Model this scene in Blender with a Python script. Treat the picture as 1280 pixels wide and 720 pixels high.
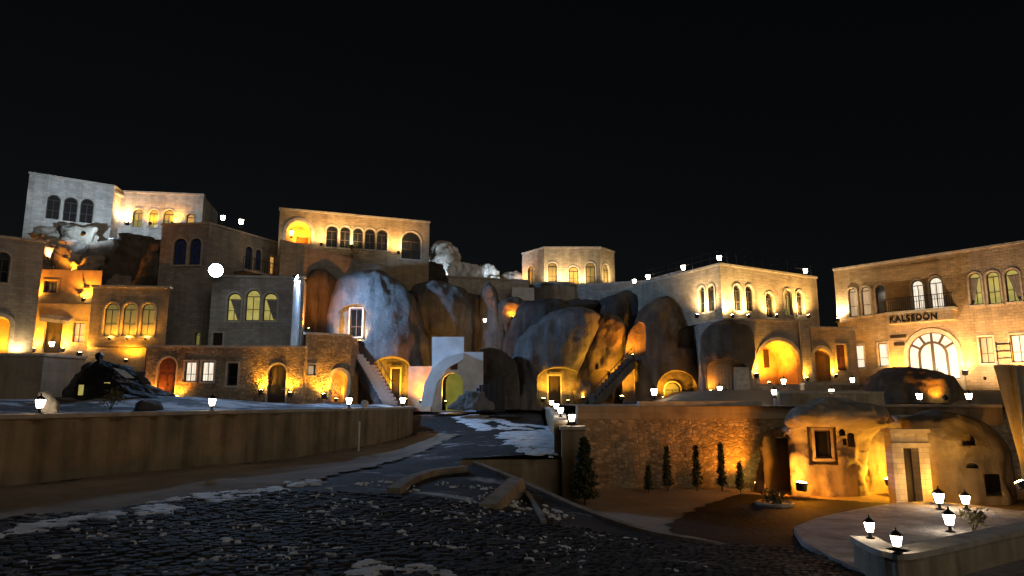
import bpy, bmesh, math, random
import numpy as np
from mathutils import Vector, Matrix, noise
from mathutils.geometry import tessellate_polygon
random.seed(7)
for o in list(bpy.data.objects): bpy.data.objects.remove(o)
sc = bpy.context.scene
COL = sc.collection

# ------------------------------------------------------------------ camera
FPX = 849.0                                  # focal length in pixels of a 1280 wide picture
PITCH = math.atan(140 / FPX)                 # the horizon lies below the middle of the frame
cam_d = bpy.data.cameras.new('camera'); cam = bpy.data.objects.new('camera', cam_d); COL.objects.link(cam)
cam_d.lens = 36 * FPX / 1280; cam_d.sensor_width = 36; cam_d.clip_end = 3000; cam_d.clip_start = 0.1
cam.rotation_euler = (math.pi / 2 + PITCH, 0, 0)
sc.camera = cam
# ------------------------------------------------------------------ world, ambient fill, exposure
w = bpy.data.worlds.new('World'); sc.world = w; w.use_nodes = True
wn = w.node_tree.nodes; wl = w.node_tree.links
bg = wn['Background']
sky = wn.new('ShaderNodeTexSky'); sky.sky_type = 'NISHITA'; sky.sun_disc = False
sky.sun_elevation = math.radians(25); sky.sun_rotation = math.radians(150)
hs = wn.new('ShaderNodeHueSaturation'); hs.inputs['Saturation'].default_value = 0.45
wl.new(sky.outputs[0], hs.inputs['Color']); wl.new(hs.outputs[0], bg.inputs[0])
bg.inputs[1].default_value = 0.0006
sun_d = bpy.data.lights.new('ambient_fill', 'SUN'); sun_d.energy = 0.22; sun_d.angle = math.radians(40)  # added soft warm fill standing in for unseen lamps and sky glow
sun_d.color = (1.0, 0.88, 0.74)
sun = bpy.data.objects.new('ambient_fill', sun_d); COL.objects.link(sun)
sun.rotation_euler = (math.radians(62), 0, math.radians(30)); sun.location = (20, -40, 60)
sc.view_settings.view_transform = 'Standard'; sc.view_settings.look = 'None'
sc.view_settings.gamma = 1; sc.view_settings.exposure = 0.35
try: sc.view_settings.use_curve_mapping = False
except Exception: pass
sc.render.engine = 'CYCLES'
sc.cycles.use_denoising = True
sc.cycles.max_bounces = 5; sc.cycles.diffuse_bounces = 3; sc.cycles.glossy_bounces = 2
sc.cycles.sample_clamp_indirect = 4.0
sc.cycles.caustics_reflective = False; sc.cycles.caustics_refractive = False

# ------------------------------------------------------------------ helpers
cP, sP = math.cos(PITCH), math.sin(PITCH)
def W(px, py, Y):
    """a point seen in direction (px, py), Y metres ahead"""
    y = (360 - py) / FPX; d = cP - y * sP
    return Vector(((px - 640) / FPX / d * Y, Y, (sP + y * cP) / d * Y))
def G(px, py, z):
    """the point at height z seen in direction (px, py)"""
    y = (360 - py) / FPX; d = cP - y * sP
    return W(px, py, z / ((sP + y * cP) / d))
def tag(o, label=None, cat=None, group=None, kind=None):
    if label: o['label'] = label
    if cat: o['category'] = cat
    if group: o['group'] = group
    if kind: o['kind'] = kind
    return o
def empty(name, loc, label=None, cat=None, group=None):
    o = bpy.data.objects.new(name, None); COL.objects.link(o); o.location = loc; o.empty_display_size = 0.3
    return tag(o, label, cat, group)
def link(name, me, mat=None, parent=None, M=None):
    """link a mesh; M is its world matrix (ignored for sub-parts given M=None: same frame as parent)"""
    o = bpy.data.objects.new(name, me); COL.objects.link(o)
    if mat and not me.materials: me.materials.append(mat)
    if parent is not None:
        o.parent = parent
        if M is not None: o.matrix_basis = parent_world(parent).inverted() @ M
    elif M is not None: o.matrix_basis = M
    return o
def parent_world(p):
    m = p.matrix_basis.copy()
    while p.parent is not None:
        p = p.parent; m = p.matrix_basis @ m
    return m
def mesh(name, vs, fs, smooth=False):
    me = bpy.data.meshes.new(name); me.from_pydata([tuple(v) for v in vs], [], fs); me.update()
    if smooth:
        for p in me.polygons: p.use_smooth = True
    return me
class MB:
    def __init__(s): s.v = []; s.f = []
    def box(s, x0, x1, y0, y1, z0, z1):
        n = len(s.v)
        s.v += [(x, y, z) for z in (z0, z1) for y in (y0, y1) for x in (x0, x1)]
        s.f += [tuple(n + i for i in q) for q in ((0,2,3,1),(4,5,7,6),(0,1,5,4),(1,3,7,5),(3,2,6,7),(2,0,4,6))]
        return s
    def bar(s, a, b, r, n=6, r2=None):
        a = Vector(a); b = Vector(b); r2 = r if r2 is None else r2
        d = (b - a).normalized(); u = d.orthogonal().normalized(); v = d.cross(u); k = len(s.v)
        for p, rr in ((a, r), (b, r2)):
            for i in range(n):
                t = 2 * math.pi * i / n; s.v.append(tuple(p + (u * math.cos(t) + v * math.sin(t)) * rr))
        for i in range(n):
            j = (i + 1) % n; s.f.append((k + i, k + j, k + n + j, k + n + i))
        s.f.append(tuple(k + n - 1 - i for i in range(n))); s.f.append(tuple(k + n + i for i in range(n)))
        return s
    def beam(s, a, b, wd, h):
        """a box of width wd and height h running from a to b (its centre line at the bottom)"""
        a = Vector(a); b = Vector(b); d = (b - a).normalized()
        sd = d.cross(Vector((0, 0, 1))).normalized() * wd / 2; up = sd.cross(d).normalized() * h
        k = len(s.v)
        for p in (a, b):
            for q in (-sd, sd, sd + up, -sd + up): s.v.append(tuple(p + q))
        s.f += [(k,k+1,k+5,k+4),(k+1,k+2,k+6,k+5),(k+2,k+3,k+7,k+6),(k+3,k,k+4,k+7),(k+3,k+2,k+1,k),(k+4,k+5,k+6,k+7)]
        return s
    def lathe(s, prof, n=10, c=(0,0,0)):
        k = len(s.v)
        for r, z in prof:
            for i in range(n):
                t = 2 * math.pi * i / n; s.v.append((c[0] + r * math.cos(t), c[1] + r * math.sin(t), c[2] + z))
        for q in range(len(prof) - 1):
            for i in range(n):
                j = (i + 1) % n; a = k + q * n
                s.f.append((a + i, a + j, a + n + j, a + n + i))
        s.f.append(tuple(k + n - 1 - i for i in range(n))); e = k + (len(prof) - 1) * n
        s.f.append(tuple(e + i for i in range(n)))
        return s
    def build(s, name, mat, parent=None, M=None, smooth=False):
        return link(name, mesh(name, s.v, s.f, smooth), mat, parent, M)
    def me(s, name, mat, smooth=False):
        m = mesh(name, s.v, s.f, smooth); m.materials.append(mat); return m

def arch_loop(u0, u1, v0, v1, kind='round', n=10):
    if kind == 'rect': return [(u0, v0), (u1, v0), (u1, v1), (u0, v1)]
    r = (u1 - u0) / 2; rise = min(r, v1 - v0) if kind == 'round' else min(r * 0.55, v1 - v0)
    vs = v1 - rise; c = (u0 + u1) / 2
    out = [(u0, v0), (u1, v0)]
    for i in range(n + 1):
        t = math.pi * i / n; out.append((c + r * math.cos(t), vs + rise * math.sin(t)))
    return out
def poly_solid(outer, holes, n0, n1, ma=0, mb=0):
    """a slab with holes: front at n1, back at n0; ma, mb mitre the back edge at both ends"""
    loops = [outer] + holes
    flat = [p for l in loops for p in l]
    tris = tessellate_polygon([[Vector((p[0], p[1], 0)) for p in l] for l in loops])
    us = [p[0] for p in outer]; ul, ur = min(us), max(us)
    vs = [(p[0], p[1], n1) for p in flat]; N = len(flat)
    for p in flat:
        u = p[0]
        if abs(u - ul) < 1e-4: u += ma
        elif abs(u - ur) < 1e-4: u -= mb
        vs.append((u, p[1], n0))
    fs = []
    for t in tris:
        a, b, c = (Vector((*flat[i], 0)) for i in t)
        if (b - a).cross(c - a).z < 0: t = (t[0], t[2], t[1])
        fs.append(tuple(t)); fs.append((t[0] + N, t[2] + N, t[1] + N))
    k = 0
    for li, l in enumerate(loops):
        m = len(l); area = sum(l[i][0] * l[(i+1) % m][1] - l[(i+1) % m][0] * l[i][1] for i in range(m))
        ccw = area > 0
        for i in range(m):
            j = (i + 1) % m; a, b = k + i, k + j
            if (li == 0) == ccw: fs.append((a, a + N, b + N, b))
            else: fs.append((a, b, b + N, a + N))
        k += m
    return vs, fs
def ring(lo, li, n0, n1):
    m = len(lo); vs = [(*p, n) for n in (n1, n0) for l in (lo, li) for p in l]; fs = []
    for i in range(m):
        j = (i + 1) % m
        fs += [(i, j, m + j, m + i), (2*m + i, 3*m + i, 3*m + j, 2*m + j), (i, 2*m + i, 2*m + j, j), (m + i, m + j, 3*m + j, 3*m + i)]
    return vs, fs

# ------------------------------------------------------------------ materials
def newmat(name):
    m = bpy.data.materials.new(name); m.use_nodes = True
    return m, m.node_tree.nodes, m.node_tree.links, m.node_tree.nodes['Principled BSDF']
def N(nodes, t, **k):
    n = nodes.new(t)
    for a, b in k.items():
        if a in n.inputs: n.inputs[a].default_value = b
        else: setattr(n, a, b)
    return n
def mapped(nodes, links, scale):
    tc = nodes.new('ShaderNodeTexCoord'); mp = nodes.new('ShaderNodeMapping'); mp.inputs['Scale'].default_value = scale
    links.new(tc.outputs['Object'], mp.inputs['Vector']); return mp.outputs[0]
def ramp(nodes, links, src, stops):
    r = nodes.new('ShaderNodeValToRGB'); el = r.color_ramp.elements
    while len(el) < len(stops): el.new(0.5)
    for e, (p, c) in zip(el, stops): e.position = p; e.color = (*c, 1) if len(c) == 3 else c
    links.new(src, r.inputs[0]); return r.outputs[0]
def mixc(nodes, links, fac, a, b, mode='MIX'):
    m = nodes.new('ShaderNodeMix'); m.data_type = 'RGBA'; m.blend_type = mode
    for s, v in ((0, fac), (6, a), (7, b)):
        if hasattr(v, 'links'): links.new(v, m.inputs[s])
        else: m.inputs[s].default_value = v if s == 0 else (*v, 1)
    return m.outputs[2]
def sc3(c, k): return tuple(min(1, x * k) for x in c)
def stone_mat(name, col, bw=0.46, bh=0.215, rough=0.9, var=0.16, mortar=0.72, bump=0.5):
    """coursed masonry; x and y of the object run along the wall and up it"""
    m, n, l, b = newmat(name)
    v = mapped(n, l, (1, 1, 1))
    nz = N(n, 'ShaderNodeTexNoise', Scale=1.6, Detail=2.0); l.new(v, nz.inputs['Vector'])
    wob = n.new('ShaderNodeVectorMath'); wob.operation = 'MULTIPLY_ADD'; wob.inputs[1].default_value = (0.06, 0.05, 0)
    l.new(nz.outputs['Color'], wob.inputs[0]); l.new(v, wob.inputs[2])
    br = N(n, 'ShaderNodeTexBrick', Scale=1.0)
    br.inputs['Color1'].default_value = (*sc3(col, 1 - var), 1); br.inputs['Color2'].default_value = (*sc3(col, 1 + var), 1)
    br.inputs['Mortar'].default_value = (*sc3(col, mortar), 1); br.inputs['Mortar Size'].default_value = 0.014
    br.inputs['Mortar Smooth'].default_value = 0.4; br.inputs['Bias'].default_value = 0.0
    br.inputs['Brick Width'].default_value = bw; br.inputs['Row Height'].default_value = bh
    l.new(wob.outputs[0], br.inputs['Vector'])
    n2 = N(n, 'ShaderNodeTexNoise', Scale=0.45, Detail=6.0, Roughness=0.65); l.new(v, n2.inputs['Vector'])
    st = ramp(n, l, n2.outputs[0], [(0.32, (0.62, 0.58, 0.55)), (0.5, (1, 1, 1)), (0.72, (1.12, 1.08, 1.0))])
    c = mixc(n, l, 0.8, br.outputs['Color'], st, 'MULTIPLY')
    vs = mapped(n, l, (1.3, 0.12, 1.3)); n4 = N(n, 'ShaderNodeTexNoise', Scale=1.5, Detail=4.0); l.new(vs, n4.inputs['Vector'])
    c = mixc(n, l, 0.5, c, ramp(n, l, n4.outputs[0], [(0.35, (0.6, 0.57, 0.52)), (0.55, (1, 1, 1))]), 'MULTIPLY')
    l.new(c, b.inputs['Base Color']); b.inputs['Roughness'].default_value = rough
    n3 = N(n, 'ShaderNodeTexNoise', Scale=9.0, Detail=5.0); l.new(v, n3.inputs['Vector'])
    ad = n.new('ShaderNodeMath'); ad.operation = 'MULTIPLY_ADD'; ad.inputs[1].default_value = -1.2
    l.new(br.outputs['Fac'], ad.inputs[0]); l.new(n3.outputs[0], ad.inputs[2])
    bp = N(n, 'ShaderNodeBump', Strength=bump, Distance=0.04); l.new(ad.outputs[0], bp.inputs['Height'])
    l.new(bp.outputs[0], b.inputs['Normal'])
    return m
def rock_mat(name, c1, c2, scale=0.5, streak=True, bump=0.6, rough=0.95):
    m, n, l, b = newmat(name)
    v = mapped(n, l, (1, 1, 1))
    a = N(n, 'ShaderNodeTexNoise', Scale=scale, Detail=8.0, Roughness=0.62); l.new(v, a.inputs['Vector'])
    c = ramp(n, l, a.outputs[0], [(0.3, c1), (0.7, c2)])
    if streak:
        vs = mapped(n, l, (1.6, 1.6, 0.14)); s = N(n, 'ShaderNodeTexNoise', Scale=1.1, Detail=5.0); l.new(vs, s.inputs['Vector'])
        c = mixc(n, l, 0.7, c, ramp(n, l, s.outputs[0], [(0.36, (0.5, 0.48, 0.47)), (0.58, (1.05, 1.03, 1))]), 'MULTIPLY')
    l.new(c, b.inputs['Base Color']); b.inputs['Roughness'].default_value = rough
    d = N(n, 'ShaderNodeTexNoise', Scale=1.6, Detail=11.0, Roughness=0.72); l.new(v, d.inputs['Vector'])
    bp = N(n, 'ShaderNodeBump', Strength=bump, Distance=0.3); l.new(d.outputs[0], bp.inputs['Height']); l.new(bp.outputs[0], b.inputs['Normal'])
    return m
def plain_mat(name, col, rough=0.7, metal=0.0, var=0.25, scale=4.0, bump=0.15):
    m, n, l, b = newmat(name)
    v = mapped(n, l, (1, 1, 1)); a = N(n, 'ShaderNodeTexNoise', Scale=scale, Detail=5.0); l.new(v, a.inputs['Vector'])
    l.new(ramp(n, l, a.outputs[0], [(0.3, sc3(col, 1 - var)), (0.7, sc3(col, 1 + var))]), b.inputs['Base Color'])
    b.inputs['Roughness'].default_value = rough; b.inputs['Metallic'].default_value = metal
    if bump:
        bp = N(n, 'ShaderNodeBump', Strength=bump, Distance=0.02); l.new(a.outputs[0], bp.inputs['Height']); l.new(bp.outputs[0], b.inputs['Normal'])
    return m
def glow_mat(name, col, s, var=0.0, stripes=False):
    """something that gives off light: a lamp's glass, a lit window"""
    m, n, l, b = newmat(name)
    b.inputs['Base Color'].default_value = (*sc3(col, 0.3), 1); b.inputs['Roughness'].default_value = 0.25
    b.inputs['Emission Strength'].default_value = s
    if var:
        v = mapped(n, l, (7.0 if stripes else 1.2, 0.5 if stripes else 1.2, 1))
        a = N(n, 'ShaderNodeTexNoise', Scale=1.6, Detail=3.0); l.new(v, a.inputs['Vector'])
        l.new(ramp(n, l, a.outputs[0], [(0.3, sc3(col, 1 - var)), (0.65, col)]), b.inputs['Emission Color'])
    else: b.inputs['Emission Color'].default_value = (*col, 1)
    return m
def rubble_mat(name, col):
    m, n, l, b = newmat(name)
    v = mapped(n, l, (3.6, 6.0, 3.6))
    a = N(n, 'ShaderNodeTexVoronoi', Scale=1.0); a.inputs['Randomness'].default_value = 0.8; l.new(v, a.inputs['Vector'])
    e = N(n, 'ShaderNodeTexVoronoi', Scale=1.0); e.feature = 'DISTANCE_TO_EDGE'; e.inputs['Randomness'].default_value = 0.8; l.new(v, e.inputs['Vector'])
    hs_ = n.new('ShaderNodeSeparateColor'); l.new(a.outputs['Color'], hs_.inputs[0])
    c = ramp(n, l, hs_.outputs[0], [(0.0, sc3(col, .6)), (0.5, col), (1.0, sc3(col, 1.45))])
    c = mixc(n, l, ramp(n, l, e.outputs['Distance'], [(0.01, (1, 1, 1)), (0.12, (0, 0, 0))]), c, sc3(col, .72))
    v2 = mapped(n, l, (1, 1, 1)); n2 = N(n, 'ShaderNodeTexNoise', Scale=0.5, Detail=6.0, Roughness=0.65); l.new(v2, n2.inputs['Vector'])
    c = mixc(n, l, 0.9, c, ramp(n, l, n2.outputs[0], [(0.32, (0.5, 0.46, 0.42)), (0.55, (1, 1, 1)), (0.75, (1.15, 1.1, 1.0))]), 'MULTIPLY')
    l.new(c, b.inputs['Base Color']); b.inputs['Roughness'].default_value = .92
    n3 = N(n, 'ShaderNodeTexNoise', Scale=8.0, Detail=5.0); l.new(v2, n3.inputs['Vector'])
    ad = n.new('ShaderNodeMath'); ad.operation = 'MULTIPLY_ADD'; ad.inputs[1].default_value = 0.35; l.new(n3.outputs[0], ad.inputs[0])
    l.new(ramp(n, l, e.outputs['Distance'], [(0.0, (0, 0, 0)), (0.16, (1, 1, 1))]), ad.inputs[2])
    bp = N(n, 'ShaderNodeBump', Strength=0.6, Distance=0.04); l.new(ad.outputs[0], bp.inputs['Height']); l.new(bp.outputs[0], b.inputs['Normal'])
    return m
M = {}
M['ashlar'] = stone_mat('pale_ashlar', (0.40, 0.33, 0.235))
M['ashlar_warm'] = stone_mat('warm_ashlar', (0.40, 0.30, 0.19))
M['ashlar_grey'] = stone_mat('grey_ashlar', (0.33, 0.30, 0.26))
M['ashlar_pale'] = stone_mat('light_ashlar', (0.50, 0.46, 0.40))
M['rubble'] = rubble_mat('rubble_wall', (0.30, 0.23, 0.145))
M['kerb'] = rock_mat('worn_kerb_stone', (0.13, 0.11, 0.085), (0.33, 0.29, 0.23), 1.3, streak=False, bump=.8)
M['render'] = stone_mat('weathered_render', (0.30, 0.235, 0.155), bw=1.3, bh=0.62, var=0.1, mortar=0.9, bump=0.35)
M['coping'] = plain_mat('coping_stone', (0.42, 0.37, 0.30), 0.85, scale=2.5)
M['plaster'] = plain_mat('white_plaster', (0.72, 0.72, 0.72), 0.9, var=0.15, scale=1.2)
M['plaster_warm'] = plain_mat('ochre_plaster', (0.48, 0.36, 0.22), 0.9, var=0.25, scale=1.6)
M['rock'] = rock_mat('grey_tuff', (0.085, 0.083, 0.082), (0.21, 0.20, 0.19), 0.45, bump=1.0)
M['rock_dark'] = rock_mat('dark_tuff', (0.04, 0.037, 0.034), (0.11, 0.10, 0.09), 0.45, bump=1.0)
M['rock_brown'] = rock_mat('brown_tuff', (0.075, 0.058, 0.045), (0.19, 0.15, 0.11), 0.45, bump=1.0)
M['rock_pale'] = rock_mat('pale_tuff', (0.34, 0.30, 0.25), (0.52, 0.46, 0.37), 0.4)
M['rock_mix'] = rock_mat('weathered_tuff', (0.19, 0.165, 0.135), (0.42, 0.36, 0.27), 0.5)
M['earth'] = rock_mat('dark_earth', (0.03, 0.027, 0.022), (0.075, 0.062, 0.048), 0.25, streak=False)
M['dirt'] = rock_mat('dirt_strip', (0.16, 0.12, 0.085), (0.27, 0.205, 0.14), 0.6, streak=False, bump=0.4)
M['court'] = rock_mat('pale_gravel', (0.22, 0.165, 0.11), (0.32, 0.25, 0.175), 0.5, streak=False, bump=0.3)
M['wood'] = plain_mat('dark_wood', (0.016, 0.009, 0.005), 0.7, var=0.4, scale=6)
M['wood_red'] = plain_mat('reddish_wood', (0.10, 0.028, 0.012), 0.6, var=0.35, scale=6)
M['metal'] = plain_mat('black_metal', (0.02, 0.02, 0.022), 0.45, 0.6, bump=0)
M['white_metal'] = plain_mat('white_paint', (0.62, 0.62, 0.62), 0.5, bump=0)
M['tin'] = plain_mat('grey_sheet_metal', (0.26, 0.25, 0.23), 0.6, 0.2)
M['frame'] = plain_mat('window_frame_paint', (0.05, 0.035, 0.025), 0.5, bump=0)
M['glass'] = plain_mat('dark_glass', (0.008, 0.009, 0.010), 0.08, bump=0); M['glass'].node_tree.nodes['Principled BSDF'].inputs['Specular IOR Level'].default_value = 0.15
M['glass_blue_reflection'] = plain_mat('blue_reflection_glass', (0.04, 0.075, 0.20), 0.12, bump=0)  # blue light mirrored in the panes is put into the base colour
M['leaf'] = plain_mat('conifer_foliage', (0.035, 0.05, 0.022), 0.8, var=0.5, bump=0)
M['leaf_dry'] = plain_mat('dry_shrub_foliage', (0.12, 0.10, 0.04), 0.8, var=0.5, bump=0)
M['bark'] = plain_mat('bark', (0.07, 0.05, 0.035), 0.9)
M['curtain'] = plain_mat('curtain_cloth', (0.22, 0.19, 0.16), 0.9)
M['tarp'] = plain_mat('black_sheeting', (0.012, 0.013, 0.015), 0.35, var=0.4, scale=2)
M['lit_white'] = glow_mat('lit_window_white', (1.0, 0.86, 0.66), 0.95, 0.5, True)
M['lit_cream'] = glow_mat('lit_window_cream', (1.0, 0.70, 0.40), 0.42, 0.5, True)
M['lit_yellow'] = glow_mat('lit_window_yellow', (0.78, 0.66, 0.18), 0.42, 0.35, False)
M['lit_olive'] = glow_mat('lit_window_olive', (0.62, 0.52, 0.16), 0.22, 0.45, True)
M['lit_dim'] = glow_mat('lit_window_dim', (0.62, 0.46, 0.16), 0.07, 0.5, True)
M['lit_amber'] = glow_mat('lit_window_amber', (1.0, 0.50, 0.12), 0.5, 0.4, False)
M['lit_green'] = glow_mat('lit_doorway_green', (0.45, 0.45, 0.08), 0.25, 0.4, False)
M['lamp_white'] = glow_mat('lantern_glass', (1.0, 0.83, 0.62), 28.0)
M['lamp_small'] = glow_mat('lantern_glass_bright', (1.0, 0.86, 0.66), 40.0)
M['lens_amber'] = glow_mat('uplight_lens_amber', (1.0, 0.62, 0.16), 60.0)
M['lens_warm'] = glow_mat('uplight_lens_warm', (1.0, 0.80, 0.48), 60.0)
M['lens_cool'] = glow_mat('floodlight_lens', (0.72, 0.86, 1.0), 90.0)
def snow_mat():
    m, n, l, b = newmat('snow')
    v = mapped(n, l, (1, 1, 1)); a = N(n, 'ShaderNodeTexNoise', Scale=1.4, Detail=7.0, Roughness=0.7); l.new(v, a.inputs['Vector'])
    l.new(ramp(n, l, a.outputs[0], [(0.34, (0.25, 0.24, 0.23)), (0.5, (0.66, 0.67, 0.69)), (0.75, (0.78, 0.79, 0.8))]), b.inputs['Base Color'])
    b.inputs['Roughness'].default_value = 0.7
    bp = N(n, 'ShaderNodeBump', Strength=0.6, Distance=0.08); l.new(a.outputs[0], bp.inputs['Height']); l.new(bp.outputs[0], b.inputs['Normal'])
    return m
M['snow'] = snow_mat()
M['bed'] = rock_mat('trodden_snow', (0.22, 0.19, 0.165), (0.55, 0.53, 0.52), 1.1, streak=False, bump=1.0)
def road_mat(name, base1, base2, snow_lo, snow_hi):
    """dark setts, with thin snow left lying in patches"""
    m, n, l, b = newmat(name)
    v = mapped(n, l, (1, 1, 1))
    vo = N(n, 'ShaderNodeTexVoronoi', Scale=5.0); l.new(v, vo.inputs['Vector'])
    a = N(n, 'ShaderNodeTexNoise', Scale=0.7, Detail=6.0); l.new(v, a.inputs['Vector'])
    c = mixc(n, l, 0.5, ramp(n, l, a.outputs[0], [(0.3, base1), (0.7, base2)]), ramp(n, l, vo.outputs['Color'], [(0.1, (0.4, 0.4, 0.4)), (0.9, (1.3, 1.3, 1.3))]), 'MULTIPLY')
    vs = mapped(n, l, (0.5, 1.1, 1)); s = N(n, 'ShaderNodeTexNoise', Scale=0.55, Detail=9.0, Roughness=0.72); l.new(vs, s.inputs['Vector'])
    mk = ramp(n, l, s.outputs[0], [(snow_lo, (0, 0, 0)), (snow_hi, (1, 1, 1))])
    l.new(mixc(n, l, mk, c, (0.5, 0.5, 0.52)), b.inputs['Base Color']); b.inputs['Roughness'].default_value = 0.85; b.inputs['Specular IOR Level'].default_value = 0.15
    bp = N(n, 'ShaderNodeBump', Strength=0.7, Distance=0.03); l.new(vo.outputs['Distance'], bp.inputs['Height']); bp.invert = True
    l.new(bp.outputs[0], b.inputs['Normal'])
    return m
M['road'] = road_mat('dark_setts', (0.018, 0.018, 0.019), (0.04, 0.038, 0.036), 0.565, 0.68)
M['yard'] = road_mat('snowy_yard', (0.04, 0.037, 0.034), (0.08, 0.072, 0.064), 0.47, 0.60)
M['heap'] = road_mat('snow_dusted_heap', (0.010, 0.010, 0.011), (0.03, 0.028, 0.026), 0.55, 0.64)
M['asphalt'] = road_mat('dark_lower_road', (0.010, 0.0095, 0.009), (0.026, 0.024, 0.022), 0.66, 0.76)
def sett_mat():
    m, n, l, b = newmat('sett_stone')
    tc = n.new('ShaderNodeTexCoord'); oi = n.new('ShaderNodeObjectInfo'); ge = n.new('ShaderNodeNewGeometry')
    a = N(n, 'ShaderNodeTexNoise', Scale=4.2, Detail=2.0); l.new(ge.outputs['Position'], a.inputs['Vector'])
    c = ramp(n, l, a.outputs[0], [(0.3, (0.010, 0.0105, 0.012)), (0.5, (0.024, 0.0235, 0.024)), (0.72, (0.085, 0.083, 0.082))])
    mp = n.new('ShaderNodeMapping'); mp.inputs['Scale'].default_value = (0.5, 1.1, 1); l.new(ge.outputs['Position'], mp.inputs['Vector'])
    s = N(n, 'ShaderNodeTexNoise', Scale=0.9, Detail=9.0, Roughness=0.75); l.new(mp.outputs[0], s.inputs['Vector'])
    l.new(mixc(n, l, ramp(n, l, s.outputs[0], [(0.60, (0, 0, 0)), (0.70, (1, 1, 1))]), c, (0.42, 0.43, 0.46)), b.inputs['Base Color'])
    b.inputs['Roughness'].default_value = 0.8; b.inputs['Specular IOR Level'].default_value = 0.2
    return m
M['sett'] = sett_mat()

# ------------------------------------------------------------------ ground levels
COURT_Z = -4.35
ctrl = [(0,612,20),(250,585,27),(450,560,37),(510,545,44),(0,665,14.9),(150,640,17.6),(350,605,23),(520,565,35),
        (0,720,12),(300,720,12.2),(640,720,12.9),(860,720,15.0),(1000,720,16.6),(590,581,29),(650,606,26.5),(720,638,24),(800,666,22),(880,681,20.6),
        (560,580,30),(600,545,42),(570,520,53),(640,512,58),(690,512,58),(670,545,40),(690,569,31),(480,640,18.5),(560,625,21),(700,680,17.6)]
cp = [tuple(W(*c)) for c in ctrl] + [(-25,8,-3.0),(0,5,-3.2),(14,8,-4.3),(14,18,-4.5),(14,30,-4.6),(14,45,-4.6),(-20,60,-0.8),(-30,40,-2.6),(0,62,-0.75),(30,20,-4.6),(-45,20,-2.6)]
cp = np.array(cp)
def tps_fit(p):
    n = len(p); d = np.hypot(p[:,None,0]-p[None,:,0], p[:,None,1]-p[None,:,1]); K = d*d*np.log(d+1e-9) + 0.8*np.eye(n)
    Q = np.c_[np.ones(n), p[:,:2]]; A = np.block([[K, Q],[Q.T, np.zeros((3,3))]])
    return np.linalg.solve(A, np.r_[p[:,2], 0,0,0])
TPS = tps_fit(cp)
def road_z(x, y):
    x = np.asarray(x, float); y = np.asarray(y, float)
    d = np.hypot(x[...,None]-cp[:,0], y[...,None]-cp[:,1])
    return (d*d*np.log(d+1e-9)) @ TPS[:-3] + TPS[-3] + TPS[-2]*x + TPS[-1]*y
LWALL = [(-21.5, 4.0), (-18.2, 12.0), (-15.1, 20.0), (-12.4, 27.0), (-8.3, 37.0), (-6.75, 43.0), (-6.6, 46.0), (-7.4, 48.5)]
def lwall_x(y):
    ys = [p[1] for p in LWALL]; xs = [p[0] for p in LWALL]; return np.interp(y, ys, xs)
CURB = [W(590,580,29), W(650,605,26.5), W(720,637,24), W(800,665,22), W(880,680,20.5)]
def curb_y(x): return np.interp(x, [p.x for p in CURB], [p.y for p in CURB])
def in_pit(x, y):
    """true on the lower side of the kerb and terrace, where the road sheet is left out"""
    if x > 2.4 and y > curb_y(x): return True
    return x > -2.3 and curb_y(max(x, CURB[0].x)) < y < 31.0
def sheet(name, x0, x1, y0, y1, step, zf, keep=None, jit=0.0):
    xs = np.arange(x0, x1 + step/2, step); ys = np.arange(y0, y1 + step/2, step)
    XX, YY = np.meshgrid(xs, ys); ZZ = zf(XX, YY)
    vs = np.c_[XX.ravel(), YY.ravel(), ZZ.ravel()]; nx = len(xs); fs = []
    for j in range(len(ys) - 1):
        for i in range(nx - 1):
            if keep is None or keep(xs[i] + step/2, ys[j] + step/2):
                a = j * nx + i; fs.append((a, a + 1, a + nx + 1, a + nx))
    me = bpy.data.meshes.new(name); bm = bmesh.new(); me.from_pydata(vs.tolist(), [], fs)
    bm.from_mesh(me); bmesh.ops.delete(bm, geom=[v for v in bm.verts if not v.link_faces], context='VERTS'); bm.to_mesh(me); bm.free()
    for p in me.polygons: p.use_smooth = True
    return me
def nz(x, y, s, seed=0.0):
    f = np.vectorize(lambda a, b: noise.fractal(Vector((a * s + seed, b * s, seed)), 1.0, 2.0, 4)); return f(x, y)
# the big ground sheet, out to the horizon
g = MB(); g.v = [(-1500,-200,-6.5),(1500,-200,-6.5),(1500,2500,-6.5),(-1500,2500,-6.5)]; g.f = [(0,1,2,3)]
tag(g.build('ground', M['earth']), kind='structure')
road = link('road', sheet('road', -40, 22, 4, 61, 0.3, lambda x, y: road_z(x, y) + 0.035 * nz(x, y, 0.6),
            lambda x, y: x > lwall_x(y) - 0.4 and not in_pit(x, y) and (y < 47 or x < 3.4)), M['road']); tag(road, kind='structure')
court = link('lower_courtyard', sheet('lower_courtyard', -3, 34, 12, 37, 0.5, lambda x, y: COURT_Z + 0.02 * nz(x, y, 0.5)), M['court']); tag(court, kind='structure')
DIRT = [(-24,5),(-15.6,10.2),(-12.6,14.9),(-9.5,17.6),(-7.1,23),(-4.3,35),(-3.3,43),(-5.9,45.5),(-6.4,43),(-8.0,37),(-12.1,27),(-14.8,20),(-18,12),(-21.3,4)]
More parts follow.
